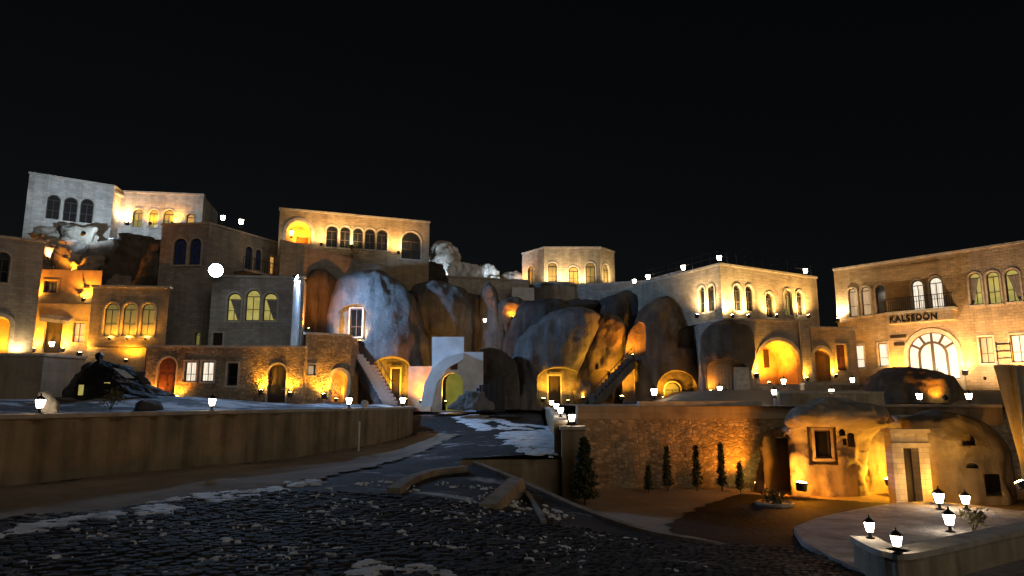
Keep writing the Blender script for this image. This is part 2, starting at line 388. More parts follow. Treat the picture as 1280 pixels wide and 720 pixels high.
# dark carriageway of the lower court
def patch(name, outline, mat, zf, step=0.3, rim=0.25, seed=1.0, thick=0.0):
    """an irregular patch that lies on the ground and follows it; outline in ground x, y"""
    xs = [p[0] for p in outline]; ys = [p[1] for p in outline]
    def inside(x, y):
        x += rim * noise.noise(Vector((x * 1.7, y * 1.7, seed))); y += rim * noise.noise(Vector((x * 1.7, y * 1.7, seed + 5)))
        c = False; n = len(outline)
        for i in range(n):
            (xa, ya), (xb, yb) = outline[i], outline[(i+1) % n]
            if (ya > y) != (yb > y) and x < (xb - xa) * (y - ya) / (yb - ya) + xa: c = not c
        return c
    return link(name, sheet(name, min(xs)-.5, max(xs)+.5, min(ys)-.5, max(ys)+.5, step, zf, inside), mat)
def gp(lst, z): return [tuple(G(a, b, z))[:2] for a, b in lst]
asp = patch('lower_road', gp([(835,657),(870,636),(925,618),(960,620),(1130,631),(1160,638),(1090,650),(1085,700),(1100,740),(960,760),(860,720),(850,690)], COURT_Z), M['asphalt'],
            lambda x, y: np.full_like(x, COURT_Z + 0.03), 0.08, 0.35, 2.0); tag(asp, kind='structure')
dirt = patch('dirt_path', DIRT, M['dirt'],
             lambda x, y: road_z(x, y) + 0.05 + 0.05 * nz(x, y, 0.6) + 0.06 * nz(x, y, 0.25, 4), 0.15, 0.5, 3.0); tag(dirt, kind='structure')
# upper levels
def yard_z(x, y):
    z = -0.62 + 0.28 * nz(x, y, 0.16, 2.0) + 0.25 * np.clip((y - 36) / 12, 0, 1)
    z = z + 0.75 * np.exp(-((x + 22) / 6) ** 2 - ((y - 42) / 5) ** 2) + 0.9 * np.exp(-((x + 33) / 7) ** 2 - ((y - 36) / 6) ** 2)
    d = np.clip((x - np.interp(y, [p[1] for p in LWALL], [p[0] for p in LWALL]) + 1.5) / 1.5, 0, 1)
    return z * (1 - d) + d * -0.62
yard = link('upper_yard', sheet('upper_yard', -60, 3.3, 6, 62, 0.5, yard_z, lambda x, y: (x < lwall_x(min(y, 48.5)) - 0.05 and y < 48.5) or (y >= 48.5 and x < -7.4) or (y > 57.5)), M['yard']); tag(yard, kind='structure')
terr = link('right_terrace', sheet('right_terrace', 3.4, 46, 35.2, 60, 0.8, lambda x, y: -0.32 + np.clip((y - 42.5) / 1.0, 0, 1) * np.clip((x - 10) / 3, 0, 1) * 0.95 + 0 * x), M['court']); tag(terr, kind='structure')
def hill_z(x, y):
    kx = [-90,-30,-26.5,-24,-21,-9,-6,11,13.5,26,28.5,60]
    H = np.interp(x, kx, [14.2,14.0,11.5,9,12,11.6,11.3,11.4,5.7,5.7,0.9,0.9]); y0 = np.interp(x, kx, [51,53,57,58,59,65,67,67,53,53,53,53]); y1 = np.interp(x, kx, [57,59,62,63,62,69,70.5,71,57,57,57,57])
    t = np.clip((y - y0) / (y1 - y0), 0, 1); t = t * t * (3 - 2 * t)
    return -3.2 + (H + 3.2) * t + 0.25 * nz(x, y, 0.3, 9.0) * t * np.clip((y1 + 0.5 - y), 0, 1) + np.clip((y - 85) / 60, 0, 1) * 3
hill = link('hillside', sheet('hillside', -100, 80, 48, 150, 1.0, hill_z), M['earth']); tag(hill, kind='structure')

# setts: the nearest ones singly, the others joined
def sett_verts(cx, cy, z, lx, ly, rot, h):
    c, s = math.cos(rot), math.sin(rot); out = []
    for k, (q, zz) in enumerate(((1.0, -0.02), (0.97, h * 0.7), (0.80, h))):
        for a, b in ((-1,-1),(1,-1),(1,1),(-1,1)):
            x, y = a * lx/2 * q, b * ly/2 * q; out.append((cx + c*x - s*y, cy + s*x + c*y, z + zz))
    return out
SF = [(0,1,5,4),(1,2,6,5),(2,3,7,6),(3,0,4,7),(4,5,9,8),(5,6,10,9),(6,7,11,10),(7,4,8,11),(8,9,10,11)]
cells = []; rot = math.radians(14); cr, sr = math.cos(rot), math.sin(rot)
for r in range(-30, 110):
    for q in range(-95, 95):
        a = q * 0.235 + (r % 2) * 0.117 + random.uniform(-.035, .035) + .12 * math.sin(r * .35); b = r * 0.158 + random.uniform(-.022, .022) + .06 * math.sin(q * .22)
        x = cr * a - sr * b; y = 10.4 + sr * a + cr * b
        ex = np.interp(y, [10.2,14.9,17.6,23], [-16.2,-13.3,-10.2,-7.9])
        if 9.8 < y < 21 and abs(x) < 0.76 * y + 1 and x < 9 and x > ex + .1: cells.append((x, y))
zs = road_z(np.array([c[0] for c in cells]), np.array([c[1] for c in cells]))
zs = zs + 0.035 * nz(np.array([c[0] for c in cells]), np.array([c[1] for c in cells]), 0.6)
order = sorted(range(len(cells)), key=lambda i: math.hypot(*cells[i]) if (cells[i][1] > 12.4 and abs(cells[i][0]) < 9.2) else 999 + cells[i][1])
smes = []
for k in range(6):
    me = mesh('sett', sett_verts(0, 0, 0, 0.225 * random.uniform(.9, 1), 0.148 * random.uniform(.9, 1), 0, 0.055 * random.uniform(.8, 1.25)), SF); me.materials.append(M['sett']); smes.append(me)
rest = MB()
for n_, i in enumerate(order):
    x, y = cells[i]; z = zs[i] + random.uniform(-.028, .014); rr = rot + random.uniform(-.16, .16)
    if n_ < 300:
        o = bpy.data.objects.new('sett', smes[n_ % 6]); COL.objects.link(o); o.parent = road; o.location = (x, y, z); o.rotation_euler = (random.uniform(-.05,.05), random.uniform(-.05,.05), rr)
    else:
        k = len(rest.v); rest.v += sett_verts(x, y, z, .225 * random.uniform(.9, 1), .148 * random.uniform(.9, 1), rr, .055 * random.uniform(.7, 1.3)); rest.f += [tuple(k + j for j in f) for f in SF]
tag(rest.build('setts', M['sett'], road), 'dark setts of the road', kind='stuff')

# ------------------------------------------------------------------ walls, windows and buildings
def frame_of(A, B):
    A = Vector((A[0], A[1], 0)); B = Vector((B[0], B[1], 0)); u = (B - A).normalized(); n = u.cross(Vector((0, 0, 1)))
    Mx = Matrix(((u.x, 0, n.x, A.x), (u.y, 0, n.y, A.y), (0, 1, 0, 0), (0, 0, 0, 1)))
    return Mx, (B - A).length, u, n, A
def on_plane(px, py, A, n):
    p = W(px, py, 1.0); Y = (A.x * n.x + A.y * n.y) / (p.x * n.x + p.y * n.y); return p * Y
STY = {'dark': ('glass', 'frame'), 'blue': ('glass_blue_reflection', 'frame'), 'white': ('lit_white', 'frame'), 'cream': ('lit_cream', 'frame'), 'yellow': ('lit_yellow', 'frame'),
       'olive': ('lit_olive', 'frame'), 'dim': ('lit_dim', 'frame'), 'amber': ('lit_amber', 'wood'), 'green': ('lit_green', 'wood')}
class Bld:
    def __init__(s, name, label, cat, front, z0, z1, mat, back=7.0, th=0.4, holes={}, group=None, tops={}, cornice=True, closed=True, surround='coping', bdir=(0, 1), root=None):
        s.front = [Vector((p[0], p[1], 0)) for p in front]; s.z0, s.z1, s.mat = z0, z1, mat
        c = sum(s.front, Vector()) / len(s.front)
        s.root = root or empty(name, (c.x, c.y, z0), label, cat, group)
        bd = Vector((*bdir, 0)).normalized() * back
        poly = s.front + ([s.front[-1] + bd, s.front[0] + bd] if closed else [])
        n = len(poly); s.poly = poly; segs = n if closed else n - 1; s.fr = []
        for i in range(segs):
            A, B = poly[i], poly[(i + 1) % n]; Mx, L, u, nn, A3 = frame_of(A, B); s.fr.append((Mx, L, u, nn, A3))
        for i in range(segs):
            Mx, L, u, nn, A3 = s.fr[i]
            def mit(a, b):
                t = math.atan2(a.x * b.y - a.y * b.x, a.dot(b)); return th * math.tan(t / 2)
            ma = mit(s.fr[i-1][2], u) if (closed or i > 0) else 0
            mb = mit(u, s.fr[(i+1) % segs][2]) if (closed or i < segs - 1) else 0
            hs = holes.get(i, []); loops = []
            for h in hs:
                lp = s.hole(i, h)
                loops.append(lp)
            top = tops.get(i)
            outer = [(0, z0), (L, z0)] + ([(L * t, z) for t, z in top] if top else [(L, z1), (0, z1)])
            v, f = poly_solid(outer, loops, -th, 0, ma, mb)
            link('wall', mesh('wall', v, f), mat, s.root, Mx)
            for h, lp in zip(hs, loops): s.fill(i, h, lp, th, surround)
            if cornice and not top and i < len(s.front) - 1:
                MB().box(-0.06 if i else -0.08, L + 0.06, z1 + 0.002 * i, z1 + 0.16 + 0.003 * i, -th - 0.03, 0.09 + 0.003 * i).build('cornice', M['coping'], s.root, Mx)
        if closed:
            cen = sum(poly, Vector()) / n
            ins = [p + (cen - p).normalized() * th * 0.9 for p in poly]
            v, f = poly_solid([(p.x, p.y) for p in ins], [], z1 - 0.5, z1 - 0.3)
            link('roof', mesh('roof', v, f), M['coping'], s.root, Matrix())
    def uv(s, i, px, py):
        Mx, L, u, nn, A = s.fr[i]; p = on_plane(px, py, A, nn); return (p - A).dot(u), p.z
    def at(s, i, px, py, off=0.3):
        Mx, L, u, nn, A = s.fr[i]; return on_plane(px, py, A, nn) + nn * off
    def hole(s, i, h):
        x0, y0, x1, y1, kind = h[:5]
        u0 = s.uv(i, x0, (y0 + y1) / 2)[0]; u1 = s.uv(i, x1, (y0 + y1) / 2)[0]
        v1 = s.uv(i, (x0 + x1) / 2, y0)[1]; v0 = s.uv(i, (x0 + x1) / 2, y1)[1]
        L = s.fr[i][1]; u0 = max(u0, 0.12); u1 = min(u1, L - 0.12); v0 = max(v0, s.z0 + 0.08)
        return arch_loop(u0, u1, v0, v1, kind)
    def fill(s, i, h, lp, th, surround):
        kind, style = h[4], h[5]; Mx = s.fr[i][0]
        us = [p[0] for p in lp]; vs = [p[1] for p in lp]; u0, u1, v0, v1 = min(us), max(us), min(vs), max(vs); c = (u0 + u1) / 2
        def sub(d): return arch_loop(u0 + d, u1 - d, v0 + d, v1 - d, kind)
        if style.startswith('niche'):                       # a vaulted recess
            d = float(style.split(':')[1]); mt = M[style.split(':')[2]] if style.count(':') > 1 else M['plaster_warm']
            lo = sub(-0.012); m = len(lo); k = MB()
            k.v = [(*p, z) for z in (-0.05, -th - d) for p in lo] + [(*p, z) for z in (-th - d - 0.25, -0.05 - 0.3) for p in arch_loop(u0 - .3, u1 + .3, v0 - .3, v1 + .3, kind)]
            for a in range(m):
                b = (a + 1) % m; k.f += [(a, m + a, m + b, b)]
            k.f.append(tuple(m + a for a in range(m)))
            for a in range(m):
                b = (a + 1) % m; k.f += [(2*m + a, 3*m + a, 3*m + b, 2*m + b)]
            k.f.append(tuple(2*m + m - 1 - a for a in range(m)))
            k.build('alcove', mt, s.root, Mx)
            vv, ff = ring(arch_loop(u0 - .28, u1 + .28, v0 - .005, v1 + .28, kind), sub(-0.015), -0.01, 0.07)
            link('arch_surround', mesh('arch_surround', vv, ff), M[surround], s.root, Mx); return
        pane, fr = STY.get(style.split('+')[0].rstrip('-'), STY['dark'])
        if style.startswith('door'):
            mt = M[style.split(':')[1]] if ':' in style else M['wood']
            vv, ff = poly_solid(sub(-0.004), [], -0.26, -0.18); d = link('door', mesh('door', vv, ff), mt, s.root, Mx)
            k = MB(); k.box(c - .012, c + .012, v0 + .03, v0 + (v1 - v0) * .8, -0.179, -0.165)
            for q in (0.12, 0.42, 0.72):
                for sd in (-1, 1):
                    w2 = (u1 - u0) / 2; k.box(min(c + sd * .1 * w2, c + sd * .75 * w2), max(c + sd * .1 * w2, c + sd * .75 * w2), v0 + (v1 - v0) * q, v0 + (v1 - v0) * (q + .2), -0.179, -0.16)
            link('door_panel', mesh('door_panel', k.v, k.f), mt, d)
            MB().bar((c + .08, v0 + 1.0, -0.17), (c + .08, v0 + 1.15, -0.13), 0.02).build('handle', M['metal'], d)
        else:
            vv, ff = ring(sub(-0.004), sub(0.07), -0.24, -0.14); wd = link('window', mesh('window', vv, ff), M[fr], s.root, Mx)
            vv, ff = poly_solid(sub(0.06), [], -0.21, -0.19); link('pane', mesh('pane', vv, ff), M[pane], wd)
            r = (u1 - u0) / 2
            def gb(*a): link('glazing_bar', mesh('glazing_bar', *(lambda q: (q.v, q.f))(MB().box(*a))), M[fr], wd)
            if kind != 'rect' and '-' not in style: gb(u0 + .06, u1 - .06, v1 - r - .03, v1 - r + .03, -0.188, -0.145)
            if (u1 - u0) > 0.75 and '-' not in style: gb(c - .025, c + .025, v0 + .06, v1 - .08 if kind == 'rect' else v1 - r - .03, -0.188, -0.146)
            if (v1 - v0) > 1.4 and '-' not in style: gb(u0 + .06, u1 - .06, v0 + (v1 - v0) * .36, v0 + (v1 - v0) * .36 + .04, -0.188, -0.147)
            if '+curtain' in style:
                q = MB(); sgn = 1 if style.endswith('R') else -1
                a = c + sgn * r * .93; b_ = c - sgn * r * .6; zt = v1 - r * 1.1; nn = 7
                for t in range(nn + 1):
                    f_ = t / nn; x = a + (b_ - a) * f_
                    q.v += [(x, zt, -0.12 + .015 * (t % 2)), (a + (b_ - a) * f_ * .25, v0 + .1, -0.12 + .015 * (t % 2))]
                for t in range(nn): q.f.append((2*t, 2*t+1, 2*t+3, 2*t+2))
                link('curtain', mesh('curtain', q.v, q.f), M['curtain'], wd)
            MB().box(u0 - .12, u1 + .12, v0 - .13, v0 - .004, -0.14, 0.10).build('sill', M[surround], wd)
        if '-' not in style:
            ex = .13
            lo = arch_loop(u0 - ex, u1 + ex, v0 - .002, v1 + ex, kind)
            vv, ff = ring(lo, sub(-0.012), -0.01, 0.045); link('window_surround', mesh('window_surround', vv, ff), M[surround], s.root, Mx)
def P(px, Y, py=400): p = W(px, py, Y); return (p.x, p.y)

A_ = 'round'
# --- the hotel on the right with the lettered balcony
ka = Vector((27.95, 58, 0)); kd = Vector((8.65, -10.6, 0)).normalized()
hotel = Bld('hotel_building', 'long two storey stone hotel with lettered balcony over a glazed arched entrance', 'building',
    [ka, ka + kd * 20], 0.3, 11.1, M['ashlar_warm'], back=9, bdir=(0.78, 0.63), holes={0: [
    (1061,360,1071,396,A_,'cream'),(1077,358,1088,394,A_,'cream'),(1095,356,1107,392,A_,'blue'),
    (1140,350,1155,391,A_,'white'),(1162,346,1179,389,A_,'white'),
    (1212,341,1227,381,A_,'yellow+curtainL'),(1234,339,1250,380,A_,'yellow'),(1257,336,1275,377,A_,'yellow+curtainR'),(1292,332,1312,374,A_,'dark'),
    (1069,431,1080,460,'rect','white'),(1098,429,1110,458,'rect','white'),(1225,421,1242,454,'rect','cream'),(1264,418,1286,453,'rect','white'),(1310,415,1330,450,'rect','dark'),
    (1135,415,1198,474,A_,'white-'),]})
Mx, L, u_, n_, A3 = hotel.fr[0]
# radial entrance frame
us = hotel.uv(0, 1135, 445)[0], hotel.uv(0, 1198, 445)[0]; vt = hotel.uv(0, 1166, 415)[1]; cc = sum(us) / 2; rr_ = (us[1] - us[0]) / 2; vs_ = vt - rr_
k = MB()
for t in range(1, 6):
    a = math.pi * t / 6; k.beam((cc + rr_ * .58 * math.cos(a), vs_ + rr_ * .58 * math.sin(a), -0.15), (cc + rr_ * .97 * math.cos(a), vs_ + rr_ * .97 * math.sin(a), -0.15), 0.17, 0.06)
lo = arch_loop(cc - rr_ * .6, cc + rr_ * .6, 0.4, vs_ + rr_ * .6, A_, 14); li = arch_loop(cc - rr_ * .5, cc + rr_ * .5, 0.5, vs_ + rr_ * .5, A_, 14)
vv, ff = ring(lo, li, -0.16, -0.08); kk = len(k.v); k.v += vv; k.f += [tuple(kk + i for i in f) for f in ff]
k.box(cc - .1, cc + .1, 0.5, vs_ + rr_ * .51, -0.17, -0.075)
dr = k.build('entrance_door', M['frame'], hotel.root, Mx)
MB().bar((cc + .2, 1.6, -0.08), (cc + .2, 2.4, -0.08), 0.03).build('handle', M['metal'], dr)
vv, ff = ring(arch_loop(us[0] - .3, us[1] + .3, 0.4, vt + .3, A_, 14), arch_loop(us[0] - .02, us[1] + .02, 0.4, vt + .02, A_, 14), -0.01, 0.08)
link('arch_surround', mesh('arch_surround', vv, ff), M['coping'], hotel.root, Mx)
# balcony, railing, lettering, plaque
b0 = hotel.uv(0, 1112, 392); b1 = hotel.uv(0, 1198, 390); bz = b0[1]
bal = MB().box(b0[0], b1[0], bz - 0.22, bz, 0.003, 1.0).build('balcony', M['coping'], hotel.root, Mx)
MB().box(b0[0] + .1, b1[0] - .1, bz - 0.95, bz - 0.222, 0.003, 0.92).build('balcony_fascia', M['ashlar_warm'], bal)
k = MB()
for z in (0.05, 1.02): k.box(b0[0], b1[0], bz + z, bz + z + .05, .92, .97)
q = b0[0]
while q < b1[0]: k.box(q, q + .025, bz + .08, bz + 1.02, .935, .957); q += .16
k.build('railing', M['metal'], bal)
tx = bpy.data.curves.new('sign', 'FONT'); tx.body = 'KALSEDON'; tx.size = 0.72; tx.extrude = 0.03; tx.align_x = 'CENTER'; tx.offset = 0.012; tx.space_character = 1.12
to = bpy.data.objects.new('sign', tx); COL.objects.link(to)
bpy.context.view_layer.update()
tme = bpy.data.meshes.new_from_object(to.evaluated_get(bpy.context.evaluated_depsgraph_get())); bpy.data.objects.remove(to)
lu = (hotel.uv(0, 1120, 398)[0] + hotel.uv(0, 1181, 397)[0]) / 2
wdt = max(v.co.x for v in tme.vertices) - min(v.co.x for v in tme.vertices); want = hotel.uv(0, 1180, 397)[0] - hotel.uv(0, 1121, 398)[0]
for v in tme.vertices: v.co.x *= want / wdt
tme.transform(Matrix.Translation((lu - .15, bz - 0.86, 0.952)))
tme.materials.clear(); link('sign_lettering', tme, M['metal'], hotel.root, Mx)
p0 = hotel.uv(0, 1113, 421); p1 = hotel.uv(0, 1134, 430)
MB().box(p0[0], p1[0], p0[1] - .12, p0[1] + .1, 0.003, .05).box(p0[0] + .25, p1[0] - .2, p1[1] - .1, p1[1] + .18, 0.003, .05).build('plaque', M['wood'], hotel.root, Mx)
s0 = hotel.uv(0, 1246, 440)
k = MB()
for t in range(4): k.box(s0[0], s0[0] + .9, s0[1] - 1.0 + t * .5, s0[1] - .94 + t * .5, .02, .08)
for t in (0, .84): k.box(s0[0] + t, s0[0] + t + .05, s0[1] - 1.1, s0[1] + .7, .022, .078)
k.build('wall_rack', M['metal'], hotel.root, Mx)

# --- corner building above the arched hall
corner = Bld('corner_building', 'pale stone corner building with paired arched windows above the big lit archway', 'building',
    [(11.5, 58.5), (15.6, 50), (25.4, 55.8)], 5.8, 10.0, M['ashlar'], back=8, bdir=(-0.45, 0.9), holes={
    0: [(874,358,881,391,A_,'dark'),(886,356,893,389,A_,'dark')],
    1: [(917,356,927,389,A_,'dark'),(932,357,942,389,A_,'dark'),(957,366,967,397,A_,'dark'),(981,362,990,394,A_,'olive'),(996,364,1004,394,A_,'dark')]})
arch_hall = Bld('arched_hall', 'stone ground floor with one tall orange lit archway under the corner building', 'building',
    [P(872, 52.5), P(905, 49.6), P(1011, 51.0)], 0.2, 5.78, M['ashlar_grey'], back=5.5, holes={
    1: [(948,426,1000,480,A_,'niche:2.6:plaster_warm')]})
Mx = arch_hall.fr[1][0]
d0 = arch_hall.uv(1, 951, 450); d1 = arch_hall.uv(1, 963, 480)
MB().box(d0[0] + .2, d1[0] + .35, 0.45, d0[1] + .2, -2.99, -2.9).build('door', M['wood_red'], arch_hall.root, Mx)
d0 = arch_hall.uv(1, 982, 437); MB().box(d0[0], d0[0] + .45, d0[1] - 1.2, d0[1] + .2, -2.99, -2.93).build('shutter', M['wood'], arch_hall.root, Mx)
q = arch_hall.uv(1, 1000.5, 440)[0]
MB().bar((q, 0.4, 0.12), (q, 5.7, 0.12), 0.07).build('downpipe', M['tin'], arch_hall.root, Mx)
link_b = Bld('link_building', 'low stone wing with an arched niche between archway and hotel', 'building',
    [P(1012, 52.6), P(1068, 53.6)], 0.2, 5.5, M['ashlar_warm'], back=4, holes={0: [(1015,436,1037,476,A_,'niche:1.0:plaster_warm'),(1046,431,1058,463,'rect','door:wood_red')]})
# --- octagonal tower room
octo = Bld('octagonal_pavilion', 'cream stone pavilion with angled corners on top of the rock', 'building',
    [P(653, 73.1, 318), P(680, 70, 310), P(750, 70, 310), P(768, 72.3, 316)], 10.8, 15.8, M['ashlar'], back=6, holes={
    0: [(660,332,667,358,A_,'dim')],
    1: [(685,328,696,355,A_,'dim'),(711,333,723,356,A_,'amber'),(732,328,744,356,A_,'dim')],
    2: [(753,330,761,356,A_,'dim')]})
# --- building with five arched windows
five = Bld('arcaded_building', 'flat roofed stone building with a row of five arched windows', 'building',
    [P(350, 58, 262), P(537, 62.7, 279)], 10.0, 16.6, M['ashlar_warm'], back=7, bdir=(-.2, 1), holes={0: [
    (358,276,389,304,A_,'niche:1.6:plaster_warm'),(408,282,422,309,A_,'dark'),(425,283,438,310,A_,'dark'),(441,285,454,311,A_,'dark'),(456,286,469,312,A_,'dark'),(471,287,484,313,A_,'dark'),(502,290,526,324,A_,'dark')]})
Mx = five.fr[0][0]; d0 = five.uv(0, 372, 292)
MB().box(d0[0], d0[0] + .95, five.uv(0, 375, 304)[1], d0[1] + .1, -1.99, -1.9).build('door', M['wood_red'], five.root, Mx)
# --- building at top left
top = Bld('hilltop_building', 'pale stone building with three tall arched windows on the highest terrace', 'building',
    [P(37, 56, 217), P(143, 59.7, 233), P(152, 61.3, 237), P(255, 62.4, 243)], 13.0, 19.2, M['ashlar_pale'], back=6, bdir=(-0.2, 1), holes={
    0: [(58,243,75,274,A_,'dark'),(79,246,97,277,A_,'dark'),(100,248,117,279,A_,'dark')],
    2: [(166,261,178,284,A_,'olive'),(186,262,197,284,A_,'olive'),(204,262,217,284,A_,'olive'),(233,267,243,284,A_,'amber')]})
topt = Bld('terrace_parapet', 'white plastered parapet in front of the highest building', 'wall', [P(126, 57.6), P(212, 58.6)], 12.0, 13.9, M['plaster'], closed=False, th=0.5, cornice=False)
# --- mauve house with blue windows
blue = Bld('gabled_house', 'mauve stone house with narrow blue windows behind the floodlight', 'building',
    [P(203, 54, 281), P(262, 53.6, 281), P(347, 60.6, 304)], 3.4, 14.1, M['ashlar_grey'], back=6, holes={
    0: [(217,298,233,331,A_,'blue'),(237,298,251,331,A_,'blue'),(243,415,256,432,A_,'olive')],
    1: [(306,308,315,338,A_,'blue'),(319,312,326,338,A_,'blue'),(337,320,345,343,'rect','amber')]})
Mx, L, u_, n_, A3 = blue.fr[1]
bz = blue.uv(1, 320, 343)[1]; b0 = blue.uv(1, 291, 343)[0]; b1 = blue.uv(1, 343, 343)[0]
bal = MB().box(b0, b1, bz - .2, bz, .003, 1.2).build('balcony', M['coping'], blue.root, Mx)
k = MB(); q = b0
k.box(b0, b1, bz + 1.0, bz + 1.05, 1.1, 1.15)
while q < b1: k.box(q, q + .03, bz, bz + 1.0, 1.11, 1.14); q += .3
k.build('railing', M['metal'], bal)
yel = Bld('lit_house', 'grey stone block with three tall yellow lit windows below the floodlight', 'building',
    [P(262, 51.2), P(378, 51.8)], 3.4, 9.3, M['ashlar_grey'], back=3.5, bdir=(-.25, 1), holes={0: [
    (284,366,301,401,A_,'yellow+curtainR'),(307,362,325,401,A_,'yellow'),(329,366,346,401,A_,'yellow+curtainR'),(266,416,278,436,'rect','door')]})
front = Bld('ground_floor_wing', 'low stone wing with two arched doorways and bright white windows on the snowy yard', 'building',
    [P(187, 48.6), P(383, 49.4)], -0.7, 3.72, M['rubble'], back=4, holes={0: [
    (197,447,219,500,A_,'door:wood_red'),(231,452,245,477,'rect','white'),(252,452,267,477,'rect','white'),(284,454,297,482,'rect','dark'),(335,455,357,503,A_,'door')]})
lowr = Bld('rock_cut_wing', 'dark stone wall with one small lit window and an orange arched niche', 'building',
    [P(383.5, 50.0), P(440, 52.0)], -0.7, 4.8, M['rubble'], back=3, holes={0: [(384.5,456,394,469,'rect','cream'),(414,464,433,503,A_,'niche:1.0:plaster_warm')]})
# --- left edge
far = Bld('end_house', 'tall grey stone house with one dark arched window at the yard corner', 'building',
    [P(-70, 44), P(45, 47)], -0.8, 11.0, M['ashlar_grey'], back=6, bdir=(-.8, 1), holes={0: [(-8,315,12,353,A_,'dark'),(-14,396,11,446,A_,'niche:1.2:plaster_warm')]})
ora = Bld('orange_house', 'small plastered house glowing orange with a wooden door and snowy lean-to roof', 'building',
    [P(43, 50), P(113, 50.6)], 2.0, 7.1, M['plaster_warm'], back=3, bdir=(-.65, 1), cornice=False, surround='plaster_warm', holes={0: [(55,400,77,441,'rect','door'),(91,403,105,428,'rect','cream')]})
up = Bld('orange_upper_house', 'square plastered block with one small window above the orange house', 'building',
    [P(40, 52.2), P(122, 52.8)], 6.0, 10.1, M['plaster_warm'], back=4, bdir=(-.65, 1), surround='plaster_warm', cornice=False, holes={0: [(55,351,71,366,'rect','blue')]})
k = MB(); a0 = W(45, 378, 52.0); a1 = W(113, 381, 52.5); c0 = W(50, 397, 49.5); c1 = W(86, 401, 49.9)
k.v = [a0, a1, c1, c0] + [p - Vector((0, 0, .25)) for p in (a0, a1, c1, c0)]; k.f = [(3,2,1,0),(4,5,6,7),(0,1,5,4),(1,2,6,5),(2,3,7,6),(3,0,4,7)]
k.v = [tuple(p) for p in k.v]
k.build('lean_to_roof', M['snow'], ora.root, Matrix())
tri = Bld('bay_house', 'stone bay with three arched windows in golden surrounds', 'building',
    [P(112, 49), P(209, 49.6)], 3.85, 8.15, M['ashlar_warm'], back=4, bdir=(-.55, 1), holes={0: [(130,379,147,420,A_,'olive'),(153,379,170,420,A_,'olive'),(176,379,193,420,A_,'olive')]})
trib = Bld('bay_house_base', 'golden lit stone base below the three window bay', 'building', [P(113, 49.7), P(186, 50.1)], -0.8, 3.8, M['ashlar_warm'], back=3.5, cornice=False, root=tri.root, bdir=(-.6, 1))
lret = Bld('yard_retaining_wall', 'grey retaining wall under the orange house', 'wall', [P(-60, 43.5), P(60, 45.0), P(112, 47.6)], -0.8, 2.85, M['render'], closed=False, th=0.6, cornice=True)
# --- walls between the rocks
w1 = Bld('rock_top_wall', 'long low stone wall along the cliff top below the arcaded building', 'wall', [P(452, 63.5), P(600, 66.5), P(660, 68.0)], 7.5, 11.9, M['ashlar_pale'], closed=False, th=0.6)
w2 = Bld('terrace_wall', 'stone parapet between octagonal pavilion and corner building', 'wall', [P(716, 67.5), P(806, 65.0), P(852, 60)], 7.0, 11.3, M['ashlar_grey'], closed=False, th=0.6)
k = MB(); prof = []
c = W(692, 372, 68.5)
k.lathe([(2.45, 6.5), (2.4, 8), (2.35, 11.3), (2.5, 11.32), (2.5, 11.55), (0.1, 11.56)], 28, (c.x, c.y, 0))
tag(k.build('round_bastion', M['ashlar_grey']), 'round stone bastion below the octagonal pavilion', 'bastion')
par = Bld('sloping_parapet', 'dark stone wall with sloping top below the arcaded building', 'wall', [P(346, 56.5), P(482, 61.0)], 3.0, 13.5, M['ashlar_grey'], closed=False, th=0.6, cornice=False, tops={0: [(1, W(482, 334, 61).z), (.62, W(430, 322, 59.3).z), (0, W(346, 299, 56.5).z)]})
w3 = Bld('small_grey_wall', 'short grey wall piece beside the octagonal pavilion foot', 'wall', [P(640, 66.2), P(668, 66.6)], 7.5, 11.0, M['plaster'], closed=False, th=0.5, cornice=False)

# ------------------------------------------------------------------ near walls and kerbs
def strip_wall(name, label, cat, pts, z0s, z1s, th, mat, cap=None, over=0.06):
    """a wall that follows a curved line; th runs to the left of its direction"""
    root = empty(name, (pts[0][0], pts[0][1], z0s[0]), label, cat)
    n = len(pts); P3 = [Vector((p[0], p[1], 0)) for p in pts]; nor = []
    for i in range(n):
        d = (P3[min(i + 1, n - 1)] - P3[max(i - 1, 0)]).normalized(); nor.append(Vector((-d.y, d.x, 0)))
    def body(o0, o1, za, zb):
        k = MB()
        for i in range(n):
            for o, zz in ((o0, za[i]), (o0, zb[i]), (o1, zb[i]), (o1, za[i])):
                p = P3[i] + nor[i] * o; k.v.append((p.x, p.y, zz))
        for i in range(n - 1):
            a = 4 * i; b = a + 4
            for q in range(4): k.f.append((a + q, a + (q + 1) % 4, b + (q + 1) % 4, b + q))
        k.f += [(0, 3, 2, 1), (4*n-4, 4*n-3, 4*n-2, 4*n-1)]
        return k
    body(0, th, z0s, z1s).build('wall', mat, root, Matrix())
    if cap: body(-over, th + over, [z + .002 for z in z1s], [z + .14 for z in z1s]).build('coping', cap, root, Matrix())
    return root
def smooth_line(pts, m=6):
    out = []; n = len(pts)
    for i in range(n - 1):
        p0, p1, p2, p3 = (Vector((*pts[min(max(j, 0), n - 1)], 0)) if len(pts[0]) == 2 else Vector(pts[min(max(j, 0), n - 1)]) for j in (i-1, i, i+1, i+2))
        for q in range(m):
            t = q / m; out.append(0.5 * ((2 * p1) + (p2 - p0) * t + (2*p0 - 5*p1 + 4*p2 - p3) * t*t + (3*p1 - p0 - 3*p2 + p3) * t**3))
    out.append(Vector((*pts[-1], 0)) if len(pts[0]) == 2 else Vector(pts[-1])); return out
